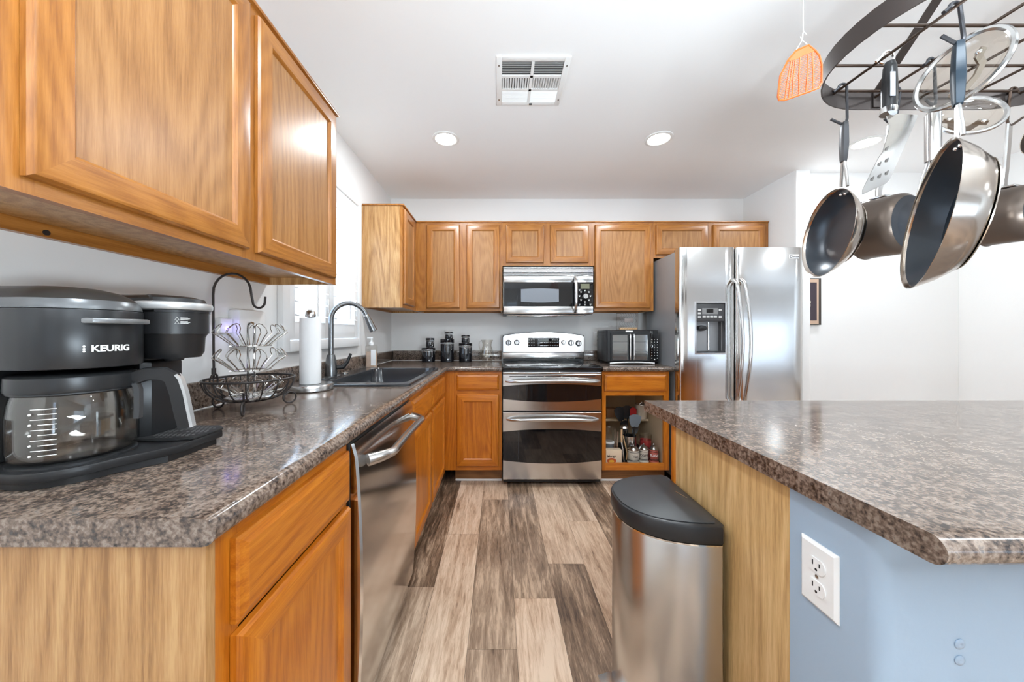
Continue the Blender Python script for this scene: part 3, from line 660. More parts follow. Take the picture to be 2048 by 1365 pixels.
# ------------------------------------------------------------------ refrigerator
Yr = 2.526; G_ = lambda py: mz(py, Yr); H_ = lambda px: mx(px, Yr)
fx0_, fx1_ = H_(1359.5), H_(1607.5); ztop = G_(495)
r = thing('refrigerator', 'stainless side-by-side refrigerator with water dispenser in its left door', 'refrigerator', ((fx0_ + fx1_) / 2, 2.85, 0))
SIDE = plain('fridge_side_grey', (.30, .305, .315), .35, .4)
part('case', MB().box(fx0_ + .011, fx1_ - .011, Yr + .075, 3.13, .05, ztop - .012, .006), SIDE, r)
part('base_grille', MB().box(fx0_ + .02, fx1_ - .02, Yr + .06, 2.9, .0, .0495), BLK, r)
Mr = MYF(Yr + .07)
def fdoor(u0, u1, hole=None):
    mb = MB(Mr); t = .07
    def bow(u): return 0.0
    us = [u0, u0 + .004, u0 + .014] + [u0 + .014 + (u1 - u0 - .028) * i / 8 for i in range(1, 8)] + [u1 - .014, u1 - .004, u1]
    ws = [t - .016, t - .006, t] + [t + .004 * (1 - (2 * i / 8 - 1) ** 2) for i in range(1, 8)] + [t, t - .006, t - .016]
    mb.rings([[(u, z, w) for u, w in zip(us, ws)] + [(u1, z, .001), (u0, z, .001)] for z in (.06, .065, ztop - .004, ztop)] if not hole else [])  if not hole else None
    if hole:
        h0, h1, g0, g1 = hole; sec = lambda a, b: sorted(set([a, b] + [u for u in us if a < u < b]))
        W_ = lambda u: next((w for uu, w in zip(us, ws) if abs(uu - u) < 1e-9), t + .003)
        for (a, b, c, d_) in ((u0, h0, .06, ztop), (h1, u1, .06, ztop), (h0, h1, .06, g0), (h0, h1, g1, ztop)):
            uu = sec(a, b); mb.rings([[(u, z, W_(u)) for u in uu] + [(b, z, .001), (a, z, .001)] for z in (c, d_)])
    return mb
dl = part('freezer_door', fdoor(fx0_, H_(1470), (H_(1392.5), H_(1450), G_(706), G_(606.5))), STEELV, r)
dr = part('fridge_door', fdoor(H_(1473), fx1_), STEELV, r)
h0, h1, g0, g1 = H_(1392.5), H_(1450), G_(706), G_(606.5)
mb = MB(Mr); t = .0745
R = [rect(h0 - i, h1 + i, g0 - i, g1 + i, w) for i, w in ((.014, t - .004), (.012, t), (.002, t + .001), (.0, t - .002), (-.004, .03))]
mb.rings(R, True, False, False); bz = part('dispenser_bezel', mb, SATIN, dl)
part('dispenser_panel', MB(Mr).box(h0 + .004, h1 - .004, G_(643), g1 - .004, .03, .069, .002), plain('panel_grey', (.055, .055, .058), .35), dl)
mb = MB(Mr); PNT = lambda x: H_(1380 + x / 9.75); PNZ = lambda y: G_(590 + y / 9.75)
for (a, b) in ((185, 298), (185, 362), (185, 432), (592, 296), (592, 432), (277, 428), (352, 428), (425, 428), (498, 428)): mb.box(PNT(a) - .0115, PNT(a) + .0115, PNZ(b) - .0065, PNZ(b) + .0065, .069, .0702, .0005)
part('dispenser_buttons', mb, plain('button_grey', (.62, .62, .60), .5), dl)
part('dispenser_display', MB(Mr).box(PNT(240), PNT(545), PNZ(380), PNZ(262), .069, .0697), plain('panel_mid', (.22, .22, .22), .4), dl)
part('dispenser_screen', MB(Mr).box(PNT(322), PNT(455), PNZ(352), PNZ(275), .0697, .0702), BGLASS, dl)
mb = MB(Mr); mb.rings([rect(h0 + .003, h1 - .003, g0 + .003, G_(643.3), w) for w in (.060, -.03)], True, False, True); part('dispenser_cavity', mb, plain('cavity_grey', (.10, .10, .105), .18, .3), dl)
mb = MB(Mr); mb.lathe([(.026, 0), (.03, .02), (.026, .045), (.0, .05)], M=frame((PNT(300), PNZ(640), .03), (1, 0, 0), (0, 0, 1), (0, -1, 0)) if 0 else Matrix.Translation((PNT(310), PNZ(650), -.01)), n=20, sx=1.15, sy=.75); part('dispenser_chute', mb, GUN, dl)
part('dispenser_tray', MB(Mr).box(h0 + .003, h1 - .003, g0 + .003, g0 + .010, -.028, .066, .002), GUN, dl)
mb = MB(Mr); mb.cyl((PNT(470), PNZ(1080), .0), (PNT(470), PNZ(530), .0), .008, n=12); part('dispenser_lever', mb, CHROME, dl)
def fh(px, par):
    pts = [(H_(px[0]), G_(560), .078), (H_(px[0]) + .004, G_(566), .105)] + [(H_(px[0] + (px[1] - px[0]) * math.sin(PI * i / 20) ), G_(570 + 228 * i / 20), .118 + .022 * math.sin(PI * i / 20)) for i in range(21)] + [(H_(px[0]) + .004, G_(802), .105), (H_(px[0]), G_(808), .078)]
    part('handle', MB(Mr).tube(pts, .0125, 10), SATIN, par)
fh((1465.5, 1472), dl); fh((1480.5, 1488), dr)
bd = part('badge', MB(Mr).box(H_(1577), H_(1597), G_(518), G_(509.5), .0725, .0738, .0004), plain('badge_silver', (.75, .75, .75), .35), dr)
mb = MB(Mr); mb.torus((H_(1581.5), G_(513.5), .0741), .0085, .0018, n=20, m=6)
for i, w in enumerate((.006, .009, .006, .007, .009)): mb.box(H_(1586) + i * .0085, H_(1586) + i * .0085 + .006, G_(515), G_(515) + w, .0739, .0743)
mb.box(H_(1586), H_(1595.5), G_(517.2), G_(516.4), .0739, .0743); part('badge_mark', mb, DGREY, dr)
mb = MB()
for x in (fx0_ + .05, fx1_ - .05): mb.box(x - .03, x + .03, Yr + .03, Yr + .12, ztop - .0115, ztop + .008, .004)
part('hinge_cover', mb, DGREY, r)
# ------------------------------------------------------------------ dishwasher
r = thing('dishwasher', 'stainless dishwasher with curved bar handle under the left worktop', 'dishwasher', (-.7, 1.26, 0))
dy0, dy1 = .9415, 1.5735
part('tub', MB().box(-1.0, -.4255, dy0 + .002, dy1 - .002, .1, .868), BLK, r)
part('toe_plate', MB().box(-.49, -.478, dy0 + .004, dy1 - .004, 0.0, .0995), BLK, r)
part('gasket_trim', MB().box(-.425, -.413, dy0 + .003, dy1 - .003, .105, .866, .002), BLK, r)
Mw = MXF(-.4125); mb = MB(Mw); nz = 22; nu = 10; rows = []
for i in range(nz + 1):
    z = .075 + (.862 - .075) * i / nz; q = (z - .075) / .787
    w = .018 + .016 * math.sin(PI * min(1, q * 1.05)) ** .8 + (.010 if q < .05 else 0) * 0
    if i == nz: w -= .010
    rows.append([(dy0 + .006, z, 0.0005), (dy0 + .006, z, w - .006), (dy0 + .012, z, w)] + [(dy0 + .012 + (dy1 - dy0 - .024) * k / nu, z, w) for k in range(1, nu)] + [(dy1 - .012, z, w), (dy1 - .006, z, w - .006), (dy1 - .006, z, .0005)])
mb.rings(rows)
dd = part('door', mb, STEELV, r)
n = 24; pts = []; sc = []
for i in range(n + 1):
    q = 2 * i / n - 1; e = min(1.0, (1 - abs(q)) * 4.2)
    pts.append((dy0 + .055 + (dy1 - dy0 - .11) * i / n, .800 + .008 * (1 - q * q), .030 + .055 * e ** .75)); sc.append(1.0 + .35 * (1 - e))
part('handle', MB(Mw).tube(pts, .0135, 12, taper=sc), SATIN, dd)
# ------------------------------------------------------------------ sink and faucet
r = thing('sink', 'black drop-in sink with raised rim in the left worktop', 'sink', (-.7, 2.04, ZK))
def rr(x0, x1, y0, y1, rad, z, n=5):
    out = []
    for (cx_, cy_, a) in ((x1 - rad, y1 - rad, 0), (x0 + rad, y1 - rad, PI / 2), (x0 + rad, y0 + rad, PI), (x1 - rad, y0 + rad, 1.5 * PI)):
        out += [(cx_ + rad * math.cos(a + PI / 2 * k / n), cy_ + rad * math.sin(a + PI / 2 * k / n), z) for k in range(n + 1)]
    return out
X0, X1, Y0, Y1 = -.985, -.430, 1.635, 2.445; zr = ZK + .011
bowls = [(-.872, -.462, 1.70, 2.405)]
mb = MB(); mb.rings([rr(X0, X1, Y0, Y1, .03, ZK + .0004), rr(X0 + .001, X1 - .001, Y0 + .001, Y1 - .001, .03, zr - .003), rr(X0 + .006, X1 - .006, Y0 + .006, Y1 - .006, .028, zr)], True, False, False)
# deck between the outer rim and the two bowl openings
xi0, xi1, yi0, yi1 = X0 + .006, X1 - .006, Y0 + .006, Y1 - .006
def strip(a, b, c, d): mb.add([(a, c, zr), (b, c, zr), (b, d, zr), (a, d, zr)], [(0, 1, 2, 3)])
def deck_bowl(b):
    mb.rings([rr(*b, .055, zr), rr(b[0] + .004, b[1] - .004, b[2] + .004, b[3] - .004, .055, zr - .006), rr(b[0] + .012, b[1] - .012, b[2] + .012, b[3] - .012, .06, ZK - .12), rr(b[0] + .03, b[1] - .03, b[2] + .03, b[3] - .03, .07, ZK - .19)], True, False, True)
    o = rr(*b, .055, zr); n = len(o); c4 = [(b[1], b[3], zr), (b[0], b[3], zr), (b[0], b[2], zr), (b[1], b[2], zr)]
    for q in range(4):
        seg = o[q * 6:(q + 1) * 6]; mb.add([c4[q]] + seg, [(0, i, i + 1) for i in range(1, 6)])
for b in bowls: deck_bowl(b)
b1 = bowls[0]
strip(xi0, b1[0], yi0 + .02, yi1 - .02); strip(b1[1], xi1, yi0 + .02, yi1 - .02); strip(xi0 + .02, xi1 - .02, yi0, yi0 + .02); strip(xi0 + .02, xi1 - .02, yi1 - .02, yi1)
strip(b1[0], b1[1], yi0 + .02, b1[2]); strip(b1[0], b1[1], b1[3], yi1 - .02)
o = rr(xi0, xi1, yi0, yi1, .022, zr)
for q, c in enumerate(((xi1 - .022, yi1 - .022, zr), (xi0 + .022, yi1 - .022, zr), (xi0 + .022, yi0 + .022, zr), (xi1 - .022, yi0 + .022, zr))): mb.add([c] + o[q * 6:(q + 1) * 6], [(0, i, i + 1) for i in range(1, 6)])
part('basin', mb, SINKM, r)
part('hole_cover', MB().lathe([(.022, zr + .0003), (.022, zr + .004), (.018, zr + .007), (0, zr + .008)], (-.945, 2.09, 0), n=24), SATIN, r)
for b in bowls: part('drain', MB().lathe([(.042, ZK - .1898), (.042, ZK - .186), (.02, ZK - .188), (0, ZK - .188)], ((b[0] + b[1]) / 2, (b[2] + b[3]) / 2, 0), n=24), SATIN, r)
DKST = plain('slate_steel', (.20, .205, .21), .25, .85)
fx, fy = -.937, 1.905
r = thing('faucet', 'dark gooseneck pull-down faucet with side lever behind the sink', 'faucet', (fx, fy, zr))
part('base_plate', MB().lathe([(.055, zr + .0003), (.055, zr + .004), (.045, zr + .008), (0, zr + .008)], (fx, fy, 0), n=32, sx=.6, sy=1.8), DKST, r)
part('body', MB().lathe([(.032, zr + .0082), (.031, zr + .06), (.026, zr + .10), (.021, zr + .125), (.015, zr + .127)], (fx, fy, 0), n=32), DKST, r)
ar = .098; zt_ = 1.245; th = math.radians(-2)
dxx, dyy = math.cos(math.radians(38)), math.sin(math.radians(38))
pts = [(fx, fy, 1.052), (fx, fy, 1.15), (fx, fy, zt_)] + [(fx + dxx * ar * (1 - math.cos(a)), fy + dyy * ar * (1 - math.cos(a)), zt_ + ar * math.sin(a)) for a in [PI * k / 18 for k in range(1, 17)]]
part('spout', MB().tube(pts, .0135, 14), DKST, r)
e = Vector(pts[-1]); d_ = (e - Vector(pts[-2])).normalized()
part('spray_collar', MB().cyl(e - d_ * .002, e + d_ * .006, .0155, n=20), CHROME, r)
part('spray_head', MB().cyl(e + d_ * .0062, e + d_ * .105, .0155, .023, 20, .002), DKST, r)
p0 = Vector((fx + .029, fy + .006, zr + .055))
lv = part('lever', MB().tube([p0, p0 + Vector((.03, .012, .0)), p0 + Vector((.052, .02, .03)), p0 + Vector((.068, .025, .075))], .0105, 10, taper=[1.3, 1.25, .9, .7]), BLK, r)
# ------------------------------------------------------------------ vent, downlights
vx0, vx1, vy0, vy1 = -.013, .335, 1.57, 1.907
r = thing('ceiling_vent', 'white square air vent with three rows of slats on the ceiling', 'vent', ((vx0 + vx1) / 2, (vy0 + vy1) / 2, ZC))
mb = MB(); b = .028; zf0, zf1 = ZC - .009, ZC - .0003; xm = (vx0 + vx1) / 2; ys = [vy0 + b + (vy1 - vy0 - 2 * b) * k / 3 for k in range(4)]
mb.box(vx0, vx0 + b, vy0, vy1, zf0, zf1, .003); mb.box(vx1 - b, vx1, vy0, vy1, zf0, zf1, .003); mb.box(vx0 + b, vx1 - b, vy0, vy0 + b, zf0, zf1, .003); mb.box(vx0 + b, vx1 - b, vy1 - b, vy1, zf0, zf1, .003)
mb.box(xm - .007, xm + .007, vy0 + b, vy1 - b, zf0, zf1); 
for q in ys[1:3]: mb.box(vx0 + b, vx1 - b, q - .007, q + .007, zf0, zf1)
part('frame', mb, WHITE, r)
part('duct', MB().box(vx0 + b, vx1 - b, vy0 + b, vy1 - b, ZC - .0012, ZC - .0004), plain('duct_dark', (.09, .09, .09), .8), r)
for i in range(3):
    for (a, c) in ((vx0 + b, xm - .007), (xm + .007, vx1 - b)):
        mb = MB(); y0_, y1_b = ys[i] + (.007 if i else 0), ys[i + 1] - (.007 if i < 2 else 0)
        if i == 1:
            for k in range(11):
                x = a + (c - a) * (k + .5) / 11; tl = -.004 if a < xm - .05 else .004
                mb.add([(x - tl, y0_, ZC - .0014), (x - tl + .0015, y0_, ZC - .0014), (x + tl + .0015, y0_, ZC - .0088), (x + tl, y0_, ZC - .0088), (x - tl, y1_b, ZC - .0014), (x - tl + .0015, y1_b, ZC - .0014), (x + tl + .0015, y1_b, ZC - .0088), (x + tl, y1_b, ZC - .0088)], [(0, 1, 2, 3), (4, 5, 6, 7), (0, 1, 5, 4), (1, 2, 6, 5), (2, 3, 7, 6), (3, 0, 4, 7)])
        else:
            for k in range(8):
                y = y0_ + (y1_b - y0_) * (k + .5) / 8; tl = -.004 if i == 0 else .0022
                mb.add([(a, y - tl, ZC - .0014), (a, y - tl + .0015, ZC - .0014), (a, y + tl + .0015, ZC - .0088), (a, y + tl, ZC - .0088), (c, y - tl, ZC - .0014), (c, y - tl + .0015, ZC - .0014), (c, y + tl + .0015, ZC - .0088), (c, y + tl, ZC - .0088)], [(0, 1, 2, 3), (4, 5, 6, 7), (0, 1, 5, 4), (1, 2, 6, 5), (2, 3, 7, 6), (3, 0, 4, 7)])
        part('slat_bank', mb, WHITE, r)
part('damper_lever', MB().box(xm + .005, xm + .02, vy1 - .022, vy1 - .016, ZC - .016, ZC - .0095), DGREY, r)
mb = MB()
for (a, c) in ((vx0 + .013, vy0 + .05), (vx1 - .013, vy0 + .05), (vx0 + .013, vy1 - .05), (vx1 - .013, vy1 - .05)): mb.cyl((a, c, ZC - .0092), (a, c, ZC - .0108), .004, n=10)
part('screws', mb, SATIN, r)
def downlight(x, y, label, proto=[]):
    if proto: return copy_thing(proto[0], (x, y, ZC), label)
    r = thing('recessed_light', label, 'ceiling light', (x, y, ZC), 'recessed ceiling lights')
    part('trim_ring', MB().lathe([(.068, -.0004), (.088, -.0004), (.088, -.004), (.082, -.007), (.070, -.007), (.066, -.004)], (x, y, ZC), n=40, cap=False, loop=True), WHITE, r)
    part('lens', MB().lathe([(.0655, -.0006), (.0655, -.004), (.05, -.0055), (0, -.006)], (x, y, ZC), n=40), LAMPM, r); proto.append(r); return r
downlight(-.35, 2.245, 'lit round recessed ceiling light above the sink side, left of the air vent'); downlight(1.05, 2.245, 'lit round recessed ceiling light between the air vent and the orange fly swatter'); downlight(2.46, 2.29, 'lit round recessed ceiling light seen behind the hanging pans')
# ------------------------------------------------------------------ coffee maker with its carafe
def arc2(c, r, a0, a1, n): return [(c[0] + r * math.cos(math.radians(a0 + (a1 - a0) * i / n)), c[1] + r * math.sin(math.radians(a0 + (a1 - a0) * i / n))) for i in range(n + 1)]
KC = (-.781, .632)
r = thing('coffee_maker', 'black coffee maker with grey lever lid at the near end of the worktop', 'coffee maker', (-.78, .70, ZK))
foot = [(-.648, .80), (-.648, .685)] + arc2(KC, .088, -5, -90, 10)[1:] + [(-.84, .553), (-.885, .565), (-.915, .60), (-.925, .66), (-.925, .805), (-.91, .82), (-.668, .82)]
foot2 = [(x + (.008 if x < -.8 else -.008), y + (.008 if y < .65 else -.008)) for x, y in foot]
mb = MB(); mb.prism(foot2, ZK + .0005, ZK + .0125); mb.prism(foot, ZK + .0128, ZK + .030, bev=.003); part('base', mb, BLK, r)
part('warming_plate', MB().lathe([(.078, ZK + .0302), (.078, ZK + .034), (.072, ZK + .036), (0, ZK + .036)], (*KC, 0), n=40), GUN, r)
tray = [(-.646, .80), (-.646, .722), (-.70, .708), (-.762, .712), (-.762, .817), (-.668, .817)]
tr = part('drip_tray', MB().prism(tray, ZK + .0303, ZK + .036, bev=.0015), BLKM, r)
mb = MB()
for i in range(11):
    for j in range(10):
        x = -.752 + i * .0098 + (.005 if j % 2 else 0); y = .722 + j * .0098
        if ((x + .705) / .053) ** 2 + ((y - .767) / .049) ** 2 > 1 or ((x + .705) ** 2 + (y - .767) ** 2) < .012 ** 2: continue
        mb.lathe([(.0026, ZK + .0361), (.0026, ZK + .0364), (.0, ZK + .0364)], (x, y, 0), n=6, sx=1.3)
part('holes', mb, plain('hole_grey', (.10, .10, .10), .4), tr)
part('drain_hole', MB().lathe([(.011, ZK + .0361), (.011, ZK + .0363), (0, ZK + .0363)], (-.705, .767, 0), n=20, sx=1.2), BLKM, tr)
colp = [(-.924, .575), (-.862, .575), (-.862, .722), (-.76, .722), (-.748, .735), (-.748, .805), (-.76, .817), (-.924, .817)]
part('rear_tower', MB().prism(colp, ZK + .0305, 1.1085, bev=.004), GUN, r)
hs = [(-.924, .555), (-.80, .549)] + arc2(KC, .086, -85, 58, 18) + [(-.755, .722), (-.924, .722)]
def sc(poly, k, dz=0, c=(-.82, .635)): return [(c[0] + (x - c[0]) * k, c[1] + (y - c[1]) * k) for x, y in poly]
part('brew_housing', MB().prism(hs, 1.109, 1.212, bev=.003), GUN, r)
mb = MB(); rs = []
for k, z in ((.99, 1.2125), (.985, 1.216), (.965, 1.222), (.925, 1.229)): rs.append([(x, y, z) for x, y in sc(hs, k)])
mb.rings(rs); lid = part('lid', mb, plain('lid_grey', (.12, .125, .13), .3, .5), r)
mb = MB(); rs = []
for k, z in ((.92, 1.2292), (.84, 1.238), (.70, 1.2465), (.50, 1.2525), (.22, 1.2555)): rs.append([(x, y, z) for x, y in sc(hs, k)])
mb.rings(rs); part('lid_top', mb, plain('lid_top_dark', (.026, .024, .022), .38), lid)
tab = arc2(KC, .0865, -36, 14, 10) + arc2((KC[0] + .012, KC[1] + .006), .092, 18, -36, 10)
part('lid_tab', MB().prism(tab, 1.187, 1.1965, bev=.002), plain('tab_grey', (.22, .225, .23), .28, .6), lid)
PH = (-.728, .7655)
part('pod_head', MB().lathe([(.035, 1.1155), (.046, 1.1160), (.052, 1.128), (.0535, 1.160), (.0575, 1.168), (.0575, 1.1685), (.0605, 1.169), (.0605, 1.208), (.0605, 1.2145)], (*PH, 0), n=44), BLK, r)
part('pod_neck', MB().box(-.924, -.75, .7225, .817, 1.109, 1.2145, .012), BLK, r)
part('pod_nozzle', MB().lathe([(.016, 1.1095), (.018, 1.115)], (*PH, 0), n=20), BLKM, r)
cap_ = [(PH[0] - .13, PH[1] + .052), (PH[0] - .16, PH[1] + .04), (PH[0] - .16, PH[1] - .04)]
lidp = [(-.90, .724), (-.74, .7235)] + arc2(PH, .0645, -75, 75, 14) + [(-.74, .828), (-.90, .822)]
mb = MB(); mb.prism(sc(lidp, .97, c=PH), 1.2148, 1.2195); part('pod_collar', mb, BLK, r)
silver = plain('silver_plastic', (.46, .46, .46), .3, .4)
lipp = arc2(PH, .068, -118, 78, 22) + [(-.706, .845), (-.688, .85), (-.668, .846), (-.655, .83)][::-1][:0] + arc2(PH, .045, 78, -118, 16)
mb = MB(); mb.prism(arc2((PH[0], PH[1]), .0675, 0, 354, 40), 1.2198, 1.2375, bev=.006); part('lever_lid', mb, silver, r)
mb = MB(); rs = []
for k, z in ((.93, 1.2378), (.90, 1.246), (.75, 1.2515), (.45, 1.255), (.15, 1.256)): rs.append([(x, y, z) for x, y in sc(lidp, k, c=(-.80, .77))])
mb.rings(rs); part('pod_lid', mb, BLK, r)
def curved_text(txt, size, c, rad, ang, z, name, par, mat=INK):
    t = text_mesh(txt, size, Matrix.Identity(4), .0004, .0004)
    out = MB()
    vs = []
    for v in t.v:
        a = math.radians(ang) + v.x / rad; q = rad + .0004 + v.z
        vs.append((c[0] + q * math.cos(a), c[1] + q * math.sin(a), z + v.y))
    out.add(vs, t.f); return part(name, out, mat, par)
curved_text('KEURIG', .0155, KC, .086, -11, 1.143, 'logo_lettering', r)
mb = MB()
for dz in (-.0035, 0, .0035):
    a = math.radians(-11) - .0345 / .086; mb.ball((KC[0] + .0864 * math.cos(a), KC[1] + .0864 * math.sin(a), 1.143 + dz * 1.2), .0019, 6)
part('logo_dots', mb, INK, r)
mb = MB()
for k in range(2):
    zc = 1.203 - k * .008
    a0 = math.radians(-42)
    for j, (w, h_) in enumerate(((.012, .0012), (.016, .0012), (.013, .0012))):
        pts = [(PH[0] + .0609 * math.cos(a0 + .08 + w / .06 * t), PH[1] + .0609 * math.sin(a0 + .08 + w / .06 * t), zc - j * .002) for t in (0, .5, 1)]
        mb.tube(pts, .0005, 4)
    tri = [(PH[0] + .061 * math.cos(a0 + x / .061), PH[1] + .061 * math.sin(a0 + x / .061), zc + y) for x, y in ((-.004, -.005), (.003, -.005), (-.0005, .0015))]
    mb.tube(tri, .0005, 4, True)
part('warning_print', mb, INK, r)
c = thing('coffee_carafe', 'glass coffee carafe with black lid and grip inside the coffee maker', 'carafe', (*KC, ZK + .0362))
z0_ = ZK + .0365
part('jar', MB().lathe([(0, z0_), (.068, z0_), (.0765, z0_ + .006), (.0785, z0_ + .02), (.0785, z0_ + .075), (.076, z0_ + .10), (.072, z0_ + .118), (.070, z0_ + .118), (.074, z0_ + .10), (.0765, z0_ + .075), (.0765, z0_ + .02), (.0745, z0_ + .008), (.066, z0_ + .003), (0, z0_ + .003)], (*KC, 0), n=56, cap=False), THIN, c)
part('lid', MB().lathe([(.0735, z0_ + .1185), (.079, z0_ + .119), (.080, z0_ + .123), (.079, z0_ + .144), (.074, z0_ + .148), (.02, z0_ + .150), (0, z0_ + .150)], (*KC, 0), n=56), GUN, c)
ha = math.radians(22); hd = Vector((math.cos(ha), math.sin(ha), 0)); kc = Vector((*KC, 0))
P_ = lambda q, z: kc + hd * q + Vector((0, 0, z0_ + z))
hd_m = MB(); pr = [(-.011, -.007), (.011, -.007), (.013, 0), (.011, .007), (-.011, .007), (-.013, 0)]
hd_m.sweep([P_(.0775, .132), P_(.10, .140), P_(.125, .139), P_(.138, .130), P_(.146, .10), P_(.153, .06), P_(.158, .028)], pr, up=hd.cross(Vector((0, 0, 1))), scale=[1, 1, 1, 1, 1, 1, .9])
hp = part('handle', hd_m, BLK, c)
hm = MB(); hm.sweep([P_(.145, .137), P_(.151, .128), P_(.1585, .10), P_(.165, .06), P_(.170, .030)], [(-.0025, -.008), (.0025, -.008), (.0025, .008), (-.0025, .008)], up=hd.cross(Vector((0, 0, 1)))); part('handle_trim', hm, silver, hp, 'grey grip strip')
hm = MB(); hm.sweep([P_(.081, .128), P_(.086, .11), P_(.0865, .08), P_(.0855, .055)], [(-.004, -.007), (.004, -.007), (.004, .007), (-.004, .007)], up=hd.cross(Vector((0, 0, 1)))); part('handle_clip', hm, DGREY, hp)
hm = MB(); hm.torus((*KC, z0_ + .1165), .0745, .0028, n=48, m=6); part('band', hm, GUN, c)
mb = MB()
for k in range(10):
    a0 = math.radians(-66); w = .021 if k % 2 == 0 else .030; z = z0_ + .018 + k * .0085
    mb.tube([(KC[0] + .0789 * math.cos(a0 - t * w / .0785 + .2), KC[1] + .0789 * math.sin(a0 - t * w / .0785 + .2), z) for t in (0, .33, .66, 1)], .0007, 4)
    if k % 2 == 0: a = a0 - .031 / .0785 + .2; mb.ball((KC[0] + .0789 * math.cos(a), KC[1] + .0789 * math.sin(a), z), .0019, 6)
part('measure_marks', mb, INK, c)
# ------------------------------------------------------------------ wire fruit basket and pod carousel
FB = Vector((-.838, 1.154, 0)); zr_ = 1.018; Rb = .128
r = thing('fruit_basket', 'black wire fruit basket with banana hook and curled feet beside the coffee maker', 'basket', (FB.x, FB.y, ZK))
mb = MB(); mb.torus((FB.x, FB.y, zr_), Rb, .0036, n=56, m=8); part('rim', mb, IRON, r)
zl = .946
for k in range(18):
    a = 2 * PI * k / 18; pts = []
    for i in range(9):
        q = i / 8 * PI / 2; pts.append((FB.x + (Rb - .055 * 0) * math.cos(a) * (.30 + .70 * math.cos(PI / 2 - q) ** .9) if 0 else FB.x + math.cos(a) * (.045 + (Rb - .045) * math.sin(q)), FB.y + math.sin(a) * (.045 + (Rb - .045) * math.sin(q)), zl + (zr_ - zl) * (1 - math.cos(q))))
    part('rib', MB().tube(pts, .0022, 6), IRON, r)
mb = MB(); mb.torus((FB.x, FB.y, zl), .045, .003, n=32, m=6); part('bottom_ring', mb, IRON, r)
for a_ in (-64, 50, 176):                              # curled feet: front, right, left
    a = math.radians(a_); d = Vector((math.cos(a), math.sin(a), 0)); base = FB + d * .090
    pts = [FB + d * .109 + Vector((0, 0, .985)), FB + d * .105 + Vector((0, 0, .962))] + [base + d * (.016 + .0205 * math.cos(t)) + Vector((0, 0, ZK + .0245 + .0205 * math.sin(t))) for t in [PI - i * .42 - PI * 0 + PI * 0 for i in range(0, 0)]]
    cen = base + d * .028 + Vector((0, 0, ZK + .0242))
    for i in range(17):
        t = math.radians(150 + i * 22.5); q = .0207 * (1 - .028 * max(0, i - 9)); pts.append(cen + d * (q * math.cos(t)) + Vector((0, 0, q * math.sin(t))))
    part('foot', MB().tube(pts, .0032, 7), IRON, r)
pb = Vector((-.968, 1.154, 0)); pts = [pb + Vector((.004, 0, z)) for z in (1.018, 1.06)] + [pb + Vector((.004 - .002 * i / 6, 0, 1.06 + .24 * i / 6)) for i in range(1, 7)]
ra = .064; ct = Vector((pb.x + .002 + ra, pb.y, 1.308))
pts += [ct + Vector((-ra * math.cos(t), 0, ra * math.sin(t))) for t in [PI * i / 12 for i in range(1, 12)]]
e = ct + Vector((ra, 0, 0)); pts += [e + Vector((.002, 0, -.012)), e + Vector((.006, 0, -.03))]
c2 = e + Vector((.0265, 0, -.032)); pts += [c2 + Vector((-.0205 * math.cos(t), 0, -.0205 * math.sin(t))) for t in [PI * i / 8 * .93 for i in range(1, 9)]]
pts += [pts[-1] + Vector((.002, 0, .022))]
part('banana_hook', MB().tube(pts, .0038, 8), IRON, r)
mb = MB()
for s_ in (-1, 1): mb.tube([pb + Vector((.004, 0, 1.036)), pb + Vector((.006, s_ * .010, 1.028)), pb + Vector((.004, s_ * .016, 1.016)), pb + Vector((.004, s_ * .016, 1.004))], .0032, 6)
mb.cyl(pb + Vector((.004, 0, 1.032)), pb + Vector((.004, 0, 1.052)), .0065, n=10); part('hook_socket', mb, IRON, r)
KR = Vector((-.840, 1.158, 0))
r = thing('pod_carousel', 'silver wire coffee pod carousel standing inside the black fruit basket', 'carousel', (KR.x, KR.y, .9495))
mb = MB(); mb.lathe([(.064, .9497), (.072, .953), (.074, .958), (.066, .9615), (0, .9620)], (KR.x, KR.y, 0), n=40); part('base', mb, SATIN, r)
for s_ in (-1, 1): part('post', MB().tube([(KR.x + s_ * .011, KR.y, .9622), (KR.x + s_ * .011, KR.y, 1.192)], .0042, 8), CHROME, r)
part('top_loop', MB().tube([(KR.x + .011 * math.cos(t), KR.y, 1.1922 + .013 * math.sin(t)) for t in [PI * i / 10 for i in range(11)]], .0042, 8), CHROME, r)
for zi in (.966, 1.046, 1.128):
    mb = MB(); mb.torus((KR.x, KR.y, zi), .060 * (.74 if zi < 1 else .84), .0018, n=40, m=6); mb.torus((KR.x, KR.y, zi), .018, .0018, n=20, m=6)
    for k in range(4): mb.tube([(KR.x + .018 * math.cos(PI / 4 + k * PI / 2), KR.y + .018 * math.sin(PI / 4 + k * PI / 2), zi), (KR.x + .060 * math.cos(PI / 4 + k * PI / 2), KR.y + .060 * math.sin(PI / 4 + k * PI / 2), zi)], .0016, 5)
    nh = 9; Rm = .060; kk = .74 if zi < 1 else .84
    for k in range(nh):
        a = 2 * PI * k / nh; d = Vector((math.cos(a), math.sin(a), 0)); t = Vector((-math.sin(a), math.cos(a), 0)); cc = Vector((KR.x, KR.y, zi))
        q = lambda rad, w, z: cc + d * (rad * kk) + t * (w * kk) + Vector((0, 0, z * (kk if zi < 1 else 1)))
        mb.tube([q(Rm, -.011, 0), q(.10, -.017, .030), q(.123, -.021, .044), q(.113, -.019, .058), q(.103, -.009, .070), q(.101, 0, .0725), q(.103, .009, .070), q(.113, .019, .058), q(.123, .021, .044), q(.10, .017, .030), q(Rm, .011, 0)], .0015, 5)
    part('pod_tier', mb, WIRE, r)
